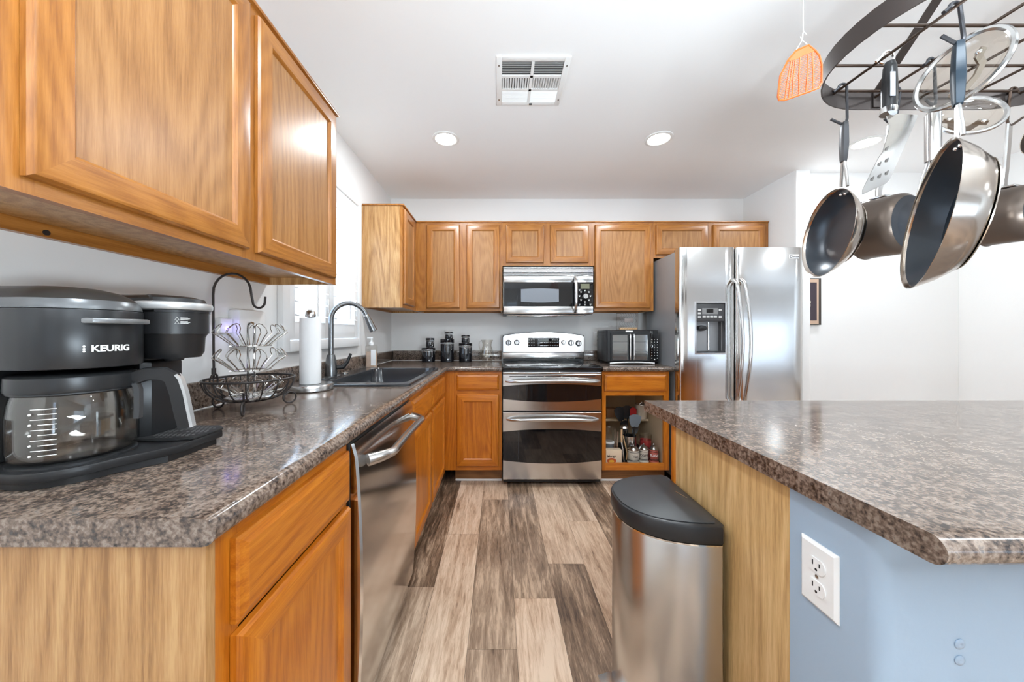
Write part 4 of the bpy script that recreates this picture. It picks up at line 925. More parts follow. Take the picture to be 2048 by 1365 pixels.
# ------------------------------------------------------------------ paper towels
PT = (-.853, 1.545)
r = thing('paper_towel_holder', 'round steel paper towel holder between the fruit basket and the sink', 'paper towel holder', (*PT, ZK))
part('base', MB().lathe([(.09, ZK + .0004), (.095, ZK + .003), (.095, ZK + .024), (.092, ZK + .028), (0, ZK + .028)], (*PT, 0), n=48), SATIN, r)
part('rod', MB().lathe([(.007, ZK + .0282), (.007, 1.245)], (*PT, 0), n=14), SATIN, r)
part('finial', MB().lathe([(.012, 1.2405), (.021, 1.2425), (.0225, 1.252), (.019, 1.268), (.010, 1.277), (0, 1.279)], (*PT, 0), n=28), SATIN, r)
solo('paper_towel_roll', MB().lathe([(.021, .9435), (.043, .9435), (.0438, .946), (.0438, 1.236), (.043, 1.2385), (.021, 1.2385)], (*PT, 0), n=48, cap=False, loop=True), PAPER, 'white paper towel roll standing on its round steel holder', 'paper towels', (*PT, .9425))
# ------------------------------------------------------------------ soap, wall box, outlets
SB = (-.945, 2.53)
r = thing('soap_bottle', 'clear pump soap bottle with white label at the far end of the sink', 'soap bottle', (*SB, ZK))
mb = MB(); mb.prism([(x, y) for x, y, z in rr(SB[0] - .042, SB[0] + .042, SB[1] - .024, SB[1] + .024, .018, 0)], ZK + .0005, ZK + .165, bev=.006); part('bottle', mb, THIN, r)
part('soap', MB().prism([(x, y) for x, y, z in rr(SB[0] - .038, SB[0] + .038, SB[1] - .020, SB[1] + .020, .015, 0)], ZK + .006, ZK + .12), plain('amber_soap', (.74, .56, .45), .2), r)
part('label', MB().box(SB[0] + .005, SB[0] + .040, SB[1] - .0255, SB[1] - .0243, ZK + .02, ZK + .135), PAPER, r)
mb = MB(); mb.lathe([(.016, ZK + .1655), (.018, ZK + .168), (.018, ZK + .188), (.008, ZK + .191), (.006, ZK + .2135)], (*SB, 0), n=20); mb.box(SB[0] - .03, SB[0] + .012, SB[1] - .009, SB[1] + .009, ZK + .214, ZK + .228, .004); part('pump', mb, WHITE, r)
wb0, wb1 = 1.29, 1.385
r = thing('wall_box', 'white rectangular wall device behind the banana hook, beside the window', 'wall device', (XW, (wb0 + wb1) / 2, 1.10))
part('housing', MB().box(XW + .0005, XW + .045, wb0, wb1 + .05, 1.118, 1.262, .008), WHITE, r)
part('plug', MB().box(XW + .0005, XW + .022, wb0 - .06, wb0 - .002, 1.17, 1.225, .004), WHITE, r)
part('indicator_lamp', MB().lathe([(.006, 0), (.006, .002), (0, .003)], M=frame((XW + .0222, wb0 - .03, 1.188), (0, 1, 0), (0, 0, 1), (1, 0, 0)), n=16), plain('violet_lamp', (.2, .15, .9), .4, emit=(.30, .22, 1.0), es=3), r)
def outlet(M, loc, label, w=.07, h_=.115):
    r = thing('wall_outlet', label, 'outlet', loc, 'wall outlets')
    part('plate', MB(M).rings([rect(-w / 2, w / 2, -h_ / 2, h_ / 2, .0004), rect(-w / 2, w / 2, -h_ / 2, h_ / 2, .003), rect(-w / 2 + .005, w / 2 - .005, -h_ / 2 + .005, h_ / 2 - .005, .0065)]), WHITE, r, smooth=20)
    for s_ in (-1, 1):
        cz = s_ * .0195; pl = [(.0165 * math.cos(t), cz + .0165 * math.sin(t) * 1.0) for t in [2 * PI * i / 32 for i in range(32)]]
        pl = [(max(-.0148, min(.0148, x)) if 0 else x, max(cz - .0125, min(cz + .0125, z))) for x, z in pl]
        rc = part('receptacle', MB(M).prism(pl, .0066, .0085), WHITE, r)
        mb = MB(M); mb.box(-.0075, -.0055, cz - .001, cz + .0075, .00852, .0089); mb.box(.0055, .0075, cz - .0005, cz + .0065, .00852, .0089); mb.lathe([(.0024, 0), (.0024, .0004), (0, .0004)], (0, cz - .007, .00852), n=10); part('slots', mb, BLKM, rc)
    part('screw', MB(M).lathe([(.0032, 0), (.0032, .0009), (0, .0011)], (0, 0, .0066), n=12), SATIN, r)
    return r
outlet(frame((.57, .605, .7385), (0, -1, 0), (0, 0, 1), (-1, 0, 0)), (.57, .605, .7385), 'white duplex wall outlet on the blue end wall of the island')
outlet(frame((mx(898.5, YW), YW, 1.135), (1, 0, 0), (0, 0, 1), (0, -1, 0)), (mx(898.5, YW), YW, 1.135), 'white wall outlet on the back wall behind the tallest black canister', .086, .125)
outlet(frame((mx(1195, YW), YW, 1.12), (1, 0, 0), (0, 0, 1), (0, -1, 0)), (mx(1195, YW), YW, 1.12), 'white wall outlet on the back wall behind the toaster oven', .086, .125)
mb = MB()
for z in (.706, .682):
    b = solo('wall_bumper', MB().lathe([(.0075, 0), (.0075, .001), (.0045, .0022), (.0025, .0022), (0, .0015)], M=frame((.687, .5096, z), (1, 0, 0), (0, 0, 1), (0, -1, 0)), n=20), plain('clear_bumper', (.32, .41, .52), .15), 'small round wall anchor on the blue island front, %s of two' % ('upper' if z > .7 else 'lower'), 'wall anchor', (.687, .5096, z), 'wall anchors on the island')
# ------------------------------------------------------------------ canisters and pitcher
def canister(px, bot, h_, w, y, label, clasp=True):
    x = mx(px, y); rad = w / 2; r = thing('canister', label, 'canister', (x, y, bot), 'black canisters')
    hb = h_ * (.80 if h_ > .1 else .66)
    part('jar', MB().lathe([(rad - .004, bot + .0004), (rad, bot + .004), (rad, bot + hb - .006), (rad - .004, bot + hb)], (x, y, 0), n=36), CERAM, r)
    part('seal', MB().lathe([(rad - .003, bot + hb + .0003), (rad - .003, bot + hb + .004)], (x, y, 0), n=36), PAPER, r)
    part('lid', MB().lathe([(rad + .001, bot + hb + .0043), (rad + .002, bot + hb + .007), (rad + .002, bot + h_ - .004), (rad - .003, bot + h_ - .001), (0, bot + h_ - .0006)], (x, y, 0), n=36), CERAM, r)
    mb = MB(); mb.torus((x, y, bot + hb - .008), rad + .0012, .0012, n=36, m=6); mb.torus((x, y, bot + hb + .010), rad + .0032, .0012, n=36, m=6)
    a = math.radians(-50); d = Vector((math.cos(a), math.sin(a), 0)); t = Vector((-math.sin(a), math.cos(a), 0)); o = Vector((x, y, 0)) + d * (rad + .004)
    s_ = min(1, h_ / .12)
    for q in (-1, 1): mb.tube([o + t * .006 * q + Vector((0, 0, bot + hb + .012)), o + d * .006 + t * .006 * q + Vector((0, 0, bot + hb - .008)), o + d * .002 + t * .004 * q + Vector((0, 0, bot + hb - .05 * s_))], .0014, 5)
    mb.tube([o + d * .002 + t * .004 * q + Vector((0, 0, bot + hb - .05 * s_ - (0 if q else .008))) for q in (-1, 0, 1)], .0016, 5)
    part('wire_clasp', mb, SATIN, r); return r
Yc = 3.06; e_ = .0006
hs3 = [.128, .205, .170]
canister(857, ZK + e_, hs3[0], .118, Yc, 'shortest of the three wide black canisters, nearest the sink corner')
canister(894.5, ZK + e_, hs3[1], .120, Yc, 'tallest wide black canister, in the middle of the row')
canister(931, ZK + e_, hs3[2], .116, Yc, 'wide black canister nearest the glass pitcher')
canister(860, ZK + 2 * e_ + hs3[0], .086, .073, Yc, 'small tall black canister stacked on the shortest wide canister')
canister(898, ZK + 2 * e_ + hs3[1], .062, .072, Yc, 'small black canister stacked on the tallest wide canister')
canister(931, ZK + 2 * e_ + hs3[2], .070, .072, Yc, 'small black canister stacked on the canister beside the glass pitcher')
x = mx(974, Yc)
r = thing('pitcher', 'clear glass pitcher between the black canisters and the range', 'pitcher', (x, Yc, ZK))
part('jug', MB().lathe([(0, ZK + .0006), (.036, ZK + .0006), (.044, ZK + .01), (.060, ZK + .05), (.060, ZK + .075), (.047, ZK + .12), (.040, ZK + .145), (.042, ZK + .165), (.055, ZK + .197), (.053, ZK + .197), (.040, ZK + .165), (.038, ZK + .145), (.045, ZK + .12), (.058, ZK + .075), (.058, ZK + .05), (.042, ZK + .014), (.034, ZK + .007), (0, ZK + .007)], (x, Yc, 0), n=44, cap=False), THIN, r)
part('handle', MB().tube([(x - .050, Yc, ZK + .190), (x - .066, Yc, ZK + .182), (x - .072, Yc, ZK + .155), (x - .066, Yc, ZK + .12), (x - .055, Yc, ZK + .095)], .0045, 8), THIN, r)
# ------------------------------------------------------------------ toaster oven and wire sign
Yt = 2.82; tu = lambda p: mx(1190 + p / 10.5, Yt); tz = lambda p: mz(620 + p / 10.5, Yt)
tx0, tx1 = tu(258), min(tu(1335), 1.318)
r = thing('toaster_oven', 'black countertop oven with two french doors next to the refrigerator', 'toaster oven', ((tx0 + tx1) / 2, 2.97, ZK))
zt0, zt1 = ZK + .018, tz(425)
part('body', MB().box(tx0, tx1, Yt + .012, 3.12, zt0, zt1, .010), plain('dark_enamel', (.03, .031, .033), .3, .3), r)
Mt = MYF(Yt + .0115)
part('front_frame', MB(Mt).rings([rect(tx0 + .002, tx1 - .002, zt0 + .004, zt1 - .003, 0), rect(tx0 + .002, tx1 - .002, zt0 + .004, zt1 - .003, .006), rect(tx0 + .006, tx1 - .006, zt0 + .008, zt1 - .007, .010)]), BLK, r)
mid = tu(752)
for (a, b, hx_) in ((tu(330), mid - .002, tu(716)), (mid + .002, tu(1135), tu(795))):
    mb = MB(Mt); c0, c1 = tz(1075), tz(490); w0 = .0102
    ia, ib = (a + .012, b - .020) if a < mid - .05 else (a + .018, b - .014)
    for q in ((a, ia, c0, c1), (ib, b, c0, c1), (ia, ib, c0, c0 + .008), (ia, ib, c1 - .014, c1)): mb.box(*q, w0, w0 + .012)
    d = part('glass_door', mb, BLK, r)
    part('pane', MB(Mt).box(ia, ib, c0 + .008, c1 - .014, w0 + .003, w0 + .007), plain('oven_pane', (.30, .31, .31), .05, .75), d)
    mb = MB(Mt)
    for z in (.32, .68): mb.box(ia + .003, ib - .003, c0 + (c1 - c0) * z, c0 + (c1 - c0) * z + .0025, w0 + .0072, w0 + .0078)
    part('rack_lines', mb, DGREY, d)
    mb = MB(Mt); mb.tube([(hx_, c0 + .012, w0 + .012), (hx_, c0 + .014, w0 + .028)] + [(hx_, c0 + .02 + (c1 - c0 - .04) * i / 6, w0 + .032) for i in range(7)] + [(hx_, c1 - .014, w0 + .028), (hx_, c1 - .012, w0 + .012)], .0075, 8); part('handle', mb, CHROME, d)
cp = part('control_panel', MB(Mt).box(tu(1160), tx1 - .004, tz(1085), tz(440), .0102, .013, .001), BGLASS, r)
mb = MB(Mt)
for c in (1192, 1250, 1306):
    for k in range(8):
        if c == 1250 and k > 6: continue
        mb.lathe([(.0034 if c != 1250 else .0022, .0131), (.0034 if c != 1250 else .0022, .0136), (0, .0136)], (tu(c) if c < 1300 else min(tu(c), tx1 - .010), tz(625 + k * 56), 0), n=10)
mb.lathe([(.0052, .0131), (.0052, .0138), (0, .0138)], (tu(1250), tz(1045), 0), n=14); part('buttons', mb, INK, cp)
part('logo_plate', MB(Mt).box(tu(645), tu(795), tz(470), tz(440), .0102, .0112, .0004), INK, r)
part('crumb_tray', MB(Mt).tube([(tu(310) + (tu(1240) - tu(310)) * i / 14, zt0 - .010 + .009 * (1 - (i / 7 - 1) ** 2), .018 + .01 * (1 - (i / 7 - 1) ** 2)) for i in range(15)], .006, 8), WHITE, r, 'white curved tray pull')
for (x, y) in ((tx0 + .03, Yt + .04), (tx1 - .03, Yt + .04), (tx0 + .03, 3.09), (tx1 - .03, 3.09)): part('foot', MB().cyl((x, y, ZK + .0004), (x, y, zt0 + .002), .012, .014, 14), BLK, r)
mb = MB()
for row in (0, 1):
    for k in range(6): mb.box(tx0 - .0004, tx0 + .0002, Yt + .05 + k * .035, Yt + .062 + k * .035, zt1 - .022 - row * .024, zt1 - .018 - row * .024)
part('vent_slots', mb, plain('slot_black', (.002, .002, .002), .9), r)
Yq = 2.97; qx0, qx1, qz0, qz1 = mx(1234.5, Yq), mx(1274, Yq), zt1 + .0006, mz(627, Yq)
r = thing('wire_sign', 'small chicken-wire frame sign standing on top of the toaster oven', 'sign', ((qx0 + qx1) / 2, Yq, qz0))
RUST = plain('rusty_iron', (.16, .12, .10), .6, .3)
for y in (Yq - .02, Yq + .02):
    part('wire_frame', MB().tube([(qx0, y, qz0 + .0025), (qx1, y, qz0 + .0025), (qx1, y, qz1), (qx0, y, qz1)], .0025, 6, True), RUST, r)
mb = MB()
for k in range(9):
    xa_ = qx0 + (qx1 - qx0) * k / 8
    pts = [(xa_ + (.009 if (i // 2) % 2 else -.009) * (0 < k < 8), Yq - .02, qz0 + (qz1 - qz0) * i / 12) for i in range(13)]; mb.tube(pts, .0009, 4)
part('chicken_wire', mb, RUST, r)
mb = MB()
for (x, z) in ((qx0, qz0 + .003), (qx1, qz0 + .003), (qx0, qz1), (qx1, qz1)): mb.tube([(x, Yq - .02, z), (x, Yq + .02, z)], .002, 5)
part('cross_wires', mb, RUST, r)
part('plaque', MB().box(mx(1247, Yq), mx(1264, Yq), Yq - .0255, Yq - .0215, mz(646, Yq), mz(637.5, Yq), .001), plain('plaque_grey', (.22, .19, .18), .6), r)
part('wood_base', MB().box(qx0 + .02, qx1 - .005, Yq - .017, Yq + .017, qz0, qz0 + .022, .001), WOODS, r)
# ------------------------------------------------------------------ things inside the open cabinet
CF = .1345
def ix(px, y): return mx(1200 + px / 7.587, y)
def iz(py, y): return mz(780 + py / 7.587, y)
yb = 2.69
r = thing('food_box', 'cream food box with a mango picture on the open cabinet floor', 'box', (ix(205, yb), yb + .03, CF))
bx0, bx1 = ix(92, yb), ix(330, yb); bzt = iz(915, yb)
part('carton', MB().box(bx0, bx1, yb, yb + .055, CF + .0004, bzt), plain('carton', (.72, .58, .42), .6), r)
mb = MB(); mb.lathe([(.027, 0), (.027, .0006), (0, .0006)], M=frame((bx0 + .044, yb - .0002, CF + .030), (1, 0, 0), (0, 0, 1), (0, -1, 0)), n=24, sx=1.35, sy=.8); part('mango_picture', mb, plain('mango_red', (.55, .10, .03), .5), r)
mb = MB(); mb.lathe([(.017, 0), (.017, .0006), (0, .0006)], M=frame((bx0 + .042, yb - .0009, CF + .026), (1, 0, 0), (0, 0, 1), (0, -1, 0)), n=20, sx=1.3, sy=.7); part('mango_slice', mb, plain('mango_yellow', (.80, .42, .05), .5), r)
part('lettering', text_mesh('Mango', .026, frame((bx0 + .045, yb - .0006, CF + .066), (1, 0, .05), (-.05, 0, 1), (0, -1, 0)), .0003, .0006), plain('print_dark', (.05, .03, .03), .6), r)
TIN = plain('enamel_cream', (.55, .50, .42), .3); TIN2 = plain('enamel_red', (.45, .10, .07), .3)
def tin(px, yq, label, txt, m1, w=.086):
    x = ix(px, yq); rad = w / 2; z = CF + .0005
    r = thing('storage_tin', label, 'tin', (x, yq, CF), 'storage tins in the open cabinet')
    part('body', MB().lathe([(rad + .004, z), (rad + .004, z + .006), (rad - .003, z + .012), (rad, z + .018), (rad, z + .098), (rad - .003, z + .102)], (x, yq, 0), n=32), m1, r)
    lid = part('lid', MB().lathe([(rad + .002, z + .1022), (rad + .003, z + .108), (rad - .004, z + .114), (rad * .6, z + .128), (.007, z + .134), (.005, z + .137)], (x, yq, 0), n=32), SATIN, r)
    part('knob', MB().ball((x, yq, z + .142), .0065, 8), SATIN, lid)
    mb = MB()
    for zz in (.026, .088): mb.torus((x, yq, z + zz), rad + .0005, .0022, n=32, m=5)
    part('bands', mb, DGREY, r)
    mbt = text_mesh(txt, .026, Matrix.Identity(4), .0003, .0007); out = MB()
    out.add([(x + (rad + .0003 + v.z) * math.sin(v.x / rad), yq - (rad + .0003 + v.z) * math.cos(v.x / rad), z + .057 + v.y) for v in mbt.v], mbt.f); part('lettering', out, plain('tin_print', (.06, .05, .05), .5) if m1 is TIN else INK, r)
tin(505, 2.74, 'cream enamel tin lettered TEA, nearest the food box', 'TEA', TIN); tin(662, 2.755, 'cream enamel tin lettered COFFEE, between two other tins', 'COFFEE', TIN, .072); tin(815, 2.75, 'red enamel tin lettered SUGAR by the cabinet side', 'SUGAR', TIN2, .068)
yu = 2.86; ux, uz = ix(465, yu) - .01, CF
r = thing('utensil_crock', 'steel utensil crock standing behind the tins', 'crock', (ux, yu, CF))
part('crock', MB().lathe([(0, CF + .0005), (.05, CF + .0005), (.054, CF + .004), (.054, .315), (.0525, .315), (.0525, CF + .006), (0, CF + .006)], (ux, yu, 0), n=32, cap=False), SATIN, r)
def paddle(w, l, t=.006, rows=7, dish=.0):
    """spatula head outline as a closed thin body along +z from 0 to l"""
    out = []
    for i in range(rows + 1):
        q = i / rows; ww = w / 2 * (.55 + .45 * min(1, q * 2.2)) * (1 if q < .85 else math.sqrt(max(.05, 1 - ((q - .85) / .16) ** 2)))
        dz = dish * math.sin(PI * q); out.append([(-ww, -t / 2 + dz, l * q), (0, -t / 2 + dz * 1.6, l * q), (ww, -t / 2 + dz, l * q), (ww, t / 2 + dz, l * q), (0, t / 2 + dz * 1.6, l * q), (-ww, t / 2 + dz, l * q)])
    return out
def utensil(name, label, foot, top, w, l, hm, mm, yaw=0, dish=0.0):
    a = Vector(foot); b = Vector(top); d = (b - a).normalized(); x_ = Vector((math.cos(yaw), math.sin(yaw), 0)); x_ = (x_ - d * x_.dot(d)).normalized(); y_ = d.cross(x_)
    r = thing(name, label, 'utensil', a, 'cooking utensils in the crock')
    part('handle', MB().tube([a, (a + b) / 2, b + d * .004], .0055, 8), hm, r)
    part('head', MB(frame(b, x_, y_, d)).rings(paddle(w, l, dish=dish)), mm, r)
ub = CF + .012
utensil('spatula', 'wide grey silicone turner in the crock, broad head facing out', (ux + .015, yu - .02, ub), (ux + .028, yu - .035, .395), .098, .105, BLK, GREYS)
utensil('spatula', 'black turner leaning left in the utensil crock', (ux + .01, yu + .015, ub), (ux - .055, yu + .035, .43), .085, .115, BLK, BLK, .2)
utensil('spatula', 'black turner standing behind the grey silicone turner', (ux + .0, yu + .03, ub), (ux + .005, yu + .058, .44), .085, .11, BLK, BLK, -.2)
utensil('spatula', 'red-headed spatula at the back of the crock', (ux + .026, yu + .02, ub), (ux + .042, yu + .035, .44), .055, .10, BLK, RED)
utensil('ladle', 'black ladle hanging over the left rim of the crock', (ux - .02, yu - .01, ub), (ux - .042, yu - .020, .36), .07, .085, BLK, BLK, .3, .012)
utensil('serving_spoon', 'dark grey spoon leaning right in the crock', (ux + .034, yu - .002, ub), (ux + .044, yu + .0, .33), .055, .08, DGREY, DGREY, -.5, .008)
xq = ix(370, 2.80)
r = thing('strainer_scoop', 'steel strainer scoop with light wooden grip leaning beside the tea tin', 'scoop', (xq, 2.80, CF))
part('bowl', MB().lathe([(.034, 0), (.030, .014), (.018, .024), (0, .027)], (ix(362, 2.79), 2.79, iz(575, 2.79)), n=28), SATIN, r)
part('handle', MB().tube([(ix(330, 2.78), 2.78, iz(600, 2.78)), (ix(322, 2.77), 2.77, iz(690, 2.77)), (ix(330, 2.75), 2.75, iz(800, 2.75))], .008, 8), WOODS, r)
part('shaft', MB().tube([(ix(330, 2.75), 2.75, iz(801, 2.75)), (ix(345, 2.735), 2.735, iz(900, 2.735)), (ix(365, 2.73), 2.73, CF + .008)], .006, 8), SATIN, r)
solo('wooden_stick', MB().tube([(ix(400, 2.765), 2.765, CF + .012), (ix(415, 2.765), 2.765, CF + .06), (ix(350, 2.775), 2.778, iz(690, 2.778))], .005, 8, taper=[1.3, 1.2, .8]), WOODS, 'thin wooden stick leaning behind the tea tin', 'utensil', (ix(400, 2.765), 2.765, CF))
xq = ix(130, 2.82)
r = thing('travel_tumbler', 'grey tumbler with clear top at the left of the open cabinet', 'tumbler', (xq, 2.82, CF))
part('cup', MB().lathe([(.034, CF + .0005), (.042, CF + .13), (.042, CF + .132)], (xq, 2.82, 0), n=28), plain('tumbler_grey', (.16, .165, .17), .4), r)
part('rim', MB().lathe([(.045, CF + .1322), (.045, CF + .142), (.042, CF + .145), (.03, CF + .146)], (xq, 2.82, 0), n=28), WHITE, r)
part('top', MB().lathe([(.032, CF + .1463), (.03, CF + .20), (.022, CF + .205), (.022, CF + .26), (.016, CF + .27), (0, CF + .272)], (xq, 2.82, 0), n=24), THIN, r)
for k, (dx, hh) in enumerate(((0, .24), (.022, .215))):
    x = ix(225, 2.84) + dx; solo('steel_tool', MB().sweep([(x - .004, 2.84, CF + .002), (x, 2.842, CF + hh * .6), (x + .004, 2.845, CF + hh)], [(-.006, -.0015), (.006, -.0015), (.006, .0015), (-.006, .0015)], up=(0, 1, 0)), SATIN, ('longer' if k == 0 else 'shorter') + ' of two slim steel tools upright beside the grey tumbler', 'utensil', (x, 2.84, CF), 'slim steel tools in the open cabinet')
ym_ = 2.98; x = ix(625, ym_)
r = thing('cream_cup', 'cream ceramic cup on the shelf of the open cabinet', 'cup', (x, ym_, SHZ))
part('cup', MB().lathe([(0, SHZ + .0005), (.040, SHZ + .0005), (.044, SHZ + .005), (.050, SHZ + .125), (.047, SHZ + .125), (.041, SHZ + .008), (0, SHZ + .008)], (x, ym_, 0), n=32, cap=False), CREAM, r)
mb = MB(); mb.torus((x, ym_, SHZ + .1262), .047, .003, n=32, m=6); mb.tube([(x - .03, ym_ - .03, SHZ + .128), (x - .01, ym_ - .034, SHZ + .150), (x + .02, ym_ - .03, SHZ + .152), (x + .032, ym_ - .026, SHZ + .13)], .004, 6); part('bail', mb, SATIN, r)
x = ix(165, 3.05); solo('brown_box', MB().box(x - .045, x + .045, 3.02, 3.10, SHZ + .0005, SHZ + .072, .002), plain('brown_card', (.36, .20, .10), .7), 'brown carton at the left end of the cabinet shelf', 'box', (x, 3.06, SHZ))
yg = 2.86; x = ix(690, yg)
r = thing('measuring_jug', 'clear glass measuring jug with red print behind the coffee tin', 'jug', (x, yg, CF))
part('stand', MB().lathe([(.05, CF + .0005), (.05, CF + .085), (.046, CF + .09), (0, CF + .09)], (x, yg, 0), n=28), plain('red_bowl', (.30, .03, .03), .3), r, 'red bowl under the jug')
part('jug', MB().lathe([(0, CF + .0905), (.04, CF + .0905), (.046, CF + .097), (.05, CF + .19), (.0475, CF + .19), (.043, CF + .1), (0, CF + .096)], (x, yg, 0), n=32, cap=False), THIN, r)
part('print', MB().lathe([(.0445, CF + .10), (.0452, CF + .145)], (x + .0, yg, 0), n=32, cap=False), plain('print_red', (.50, .05, .05), .4), r)
part('handle', MB().tube([(x - .046, yg, CF + .18), (x - .068, yg - .01, CF + .175), (x - .07, yg - .01, CF + .13), (x - .045, yg, CF + .115)], .005, 8), THIN, r)
# ------------------------------------------------------------------ trash can
r = thing('trash_can', 'half-round stainless step trash can with black lid against the island', 'trash can', (.46, .985, 0))
tc = (.556, .985)
def dshape(ax, by, inset=0, n=26, ex=2.35, xr=0.0):
    pts = []
    for i in range(n + 1):
        a = PI / 2 + PI * i / n; c_, s_ = math.cos(a), math.sin(a)
        pts.append((tc[0] - .012 + xr - (ax - inset) * abs(c_) ** (2 / ex), tc[1] + (by - inset) * math.copysign(abs(s_) ** (2 / ex), s_)))
    pts += [(tc[0] - inset + xr, tc[1] - (by - inset) + .014), (tc[0] - inset + xr, tc[1] + (by - inset) - .014)]
    return pts
part('base_ring', MB().prism(dshape(.208, .153, .004), .0005, .028, bev=.004), BLK, r)
part('body', MB().prism(dshape(.208, .153), .0285, .648, bev=.002), DENT, r)
part('rim_band', MB().prism(dshape(.209, .154), .6485, .6525), CHROME, r)
lid = part('lid', MB().prism(dshape(.212, .157, 0), .653, .699, bev=.007), plain('lid_black', (.017, .018, .020), .34), r)
mb = MB(); mb.prism(dshape(.200, .145, .004, xr=-.01), .6993, .7015, bev=.0008); part('lid_panel', mb, plain('lid_matte', (.038, .040, .043), .42), lid)
mb = MB(); mb.prism([(tc[0] - .215, tc[1] - .05), (tc[0] - .215, tc[1] + .05), (tc[0] - .262, tc[1] + .035), (tc[0] - .262, tc[1] - .035)], .14, .150, bev=.003); part('pedal', mb, SATIN, r)
part('pedal_arm', MB().box(tc[0] - .222, tc[0] - .2165, tc[1] - .03, tc[1] + .03, .03, .139), BLK, r)
M = frame((tc[0] - .028, tc[1] + .005, .7016), (.28, -.96, 0), (.96, .28, 0), (0, 0, 1))
mb = MB(M); x = -.02
for w in (.004, .003, .004, .0015, .004, .003, .004, .003, .004): mb.box(x, x + w, -.002, .002, 0, .0003); x += w + .0012
part('embossed_mark', mb, SATIN, r)
# ------------------------------------------------------------------ framed picture on the far wall
Yp = 2.72; r = thing('framed_picture', 'narrow dark framed picture on the wall right of the refrigerator', 'picture', (2.45, Yp, 1.38))
pz0, pz1, pxr = mz(650.5, Yp), mz(557.5, Yp), mx(1637, Yp)
part('frame', MB().box(2.4445, pxr, Yp - .024, Yp - .0005, pz0, pz1, .002), plain('frame_dark', (.05, .04, .032), .5), r)
part('mat_board', MB().box(2.4447, pxr - .022, Yp - .0252, Yp - .0242, pz0 + .008, pz1 - .008), plain('mat_tan', (.55, .38, .28), .7), r)
part('print', MB().box(2.4448, pxr - .038, Yp - .0262, Yp - .0254, pz0 + .035, pz1 - .035), plain('print_plum', (.05, .035, .045), .6), r)
mb = MB(); zc = (pz0 + pz1) / 2
for (dz, w, h_) in ((-.03, .012, .02), (-.005, .014, .018), (.03, .008, .012)): mb.box(2.4449, 2.445 + w, Yp - .0268, Yp - .0263, zc + dz - h_ / 2, zc + dz + h_ / 2)
part('picture_detail', mb, plain('detail_cream', (.65, .58, .45), .6), r)
r = solo('door_chime', MB().box(2.4445, 2.475, Yp - .03, Yp - .0005, mz(437, Yp), mz(420.5, Yp), .003), plain('chime_grey', (.55, .55, .55), .5), 'small grey box high on the wall behind the smaller frying pan', 'wall device', (2.46, Yp, mz(437, Yp)))
# ------------------------------------------------------------------ pot rack
RX0, RX1, RY, RR_ = 1.262, 1.70, .935, .278; ZB0, ZB1 = 1.963, 2.024
def stad(rad, z, n=22):
    return [Vector((RX0 + rad * math.cos(a), RY + rad * math.sin(a), z)) for a in [PI / 2 + PI * i / n for i in range(n + 1)]] + [Vector((RX1 + rad * math.cos(a), RY + rad * math.sin(a), z)) for a in [-PI / 2 + PI * i / n for i in range(n + 1)]]
r = thing('pot_rack', 'oval bronze pot rack with wire grid hanging over the island', 'pot rack', ((RX0 + RX1) / 2, RY, ZB0))
o, i_ = stad(RR_, 0), stad(RR_ - .004, 0); mb = MB()
L4 = [[Vector((p.x, p.y, z)) for p in q] for q, z in ((o, ZB0), (o, ZB1), (i_, ZB1), (i_, ZB0))]
mb.rings(L4, True, False, False, None, True); part('rim_band', mb, BRONZE, r)
def xlim(y): 
    q = math.sqrt(max(0, (RR_ - .005) ** 2 - (y - RY) ** 2)); return RX0 - q, RX1 + q
ROD = plain('rod_bronze', (.09, .06, .045), .35, .8)
for y in (.935 - .275 + .012, .79, .935, 1.075, 1.188):
    a, b = xlim(y); part('grid_bar', MB().tube([(a, y, 2.013), (b, y, 2.013)], .0042, 8), ROD, r)
XB_ = [1.165, 1.328, 1.49, 1.65, 1.81]
for x in XB_:
    q = RR_ - .005 if RX0 <= x <= RX1 else math.sqrt((RR_ - .005) ** 2 - (min(abs(x - RX0), abs(x - RX1))) ** 2)
    part('grid_bar', MB().tube([(x, RY - q, 2.004), (x, RY + q, 2.004)], .0042, 8), ROD, r)
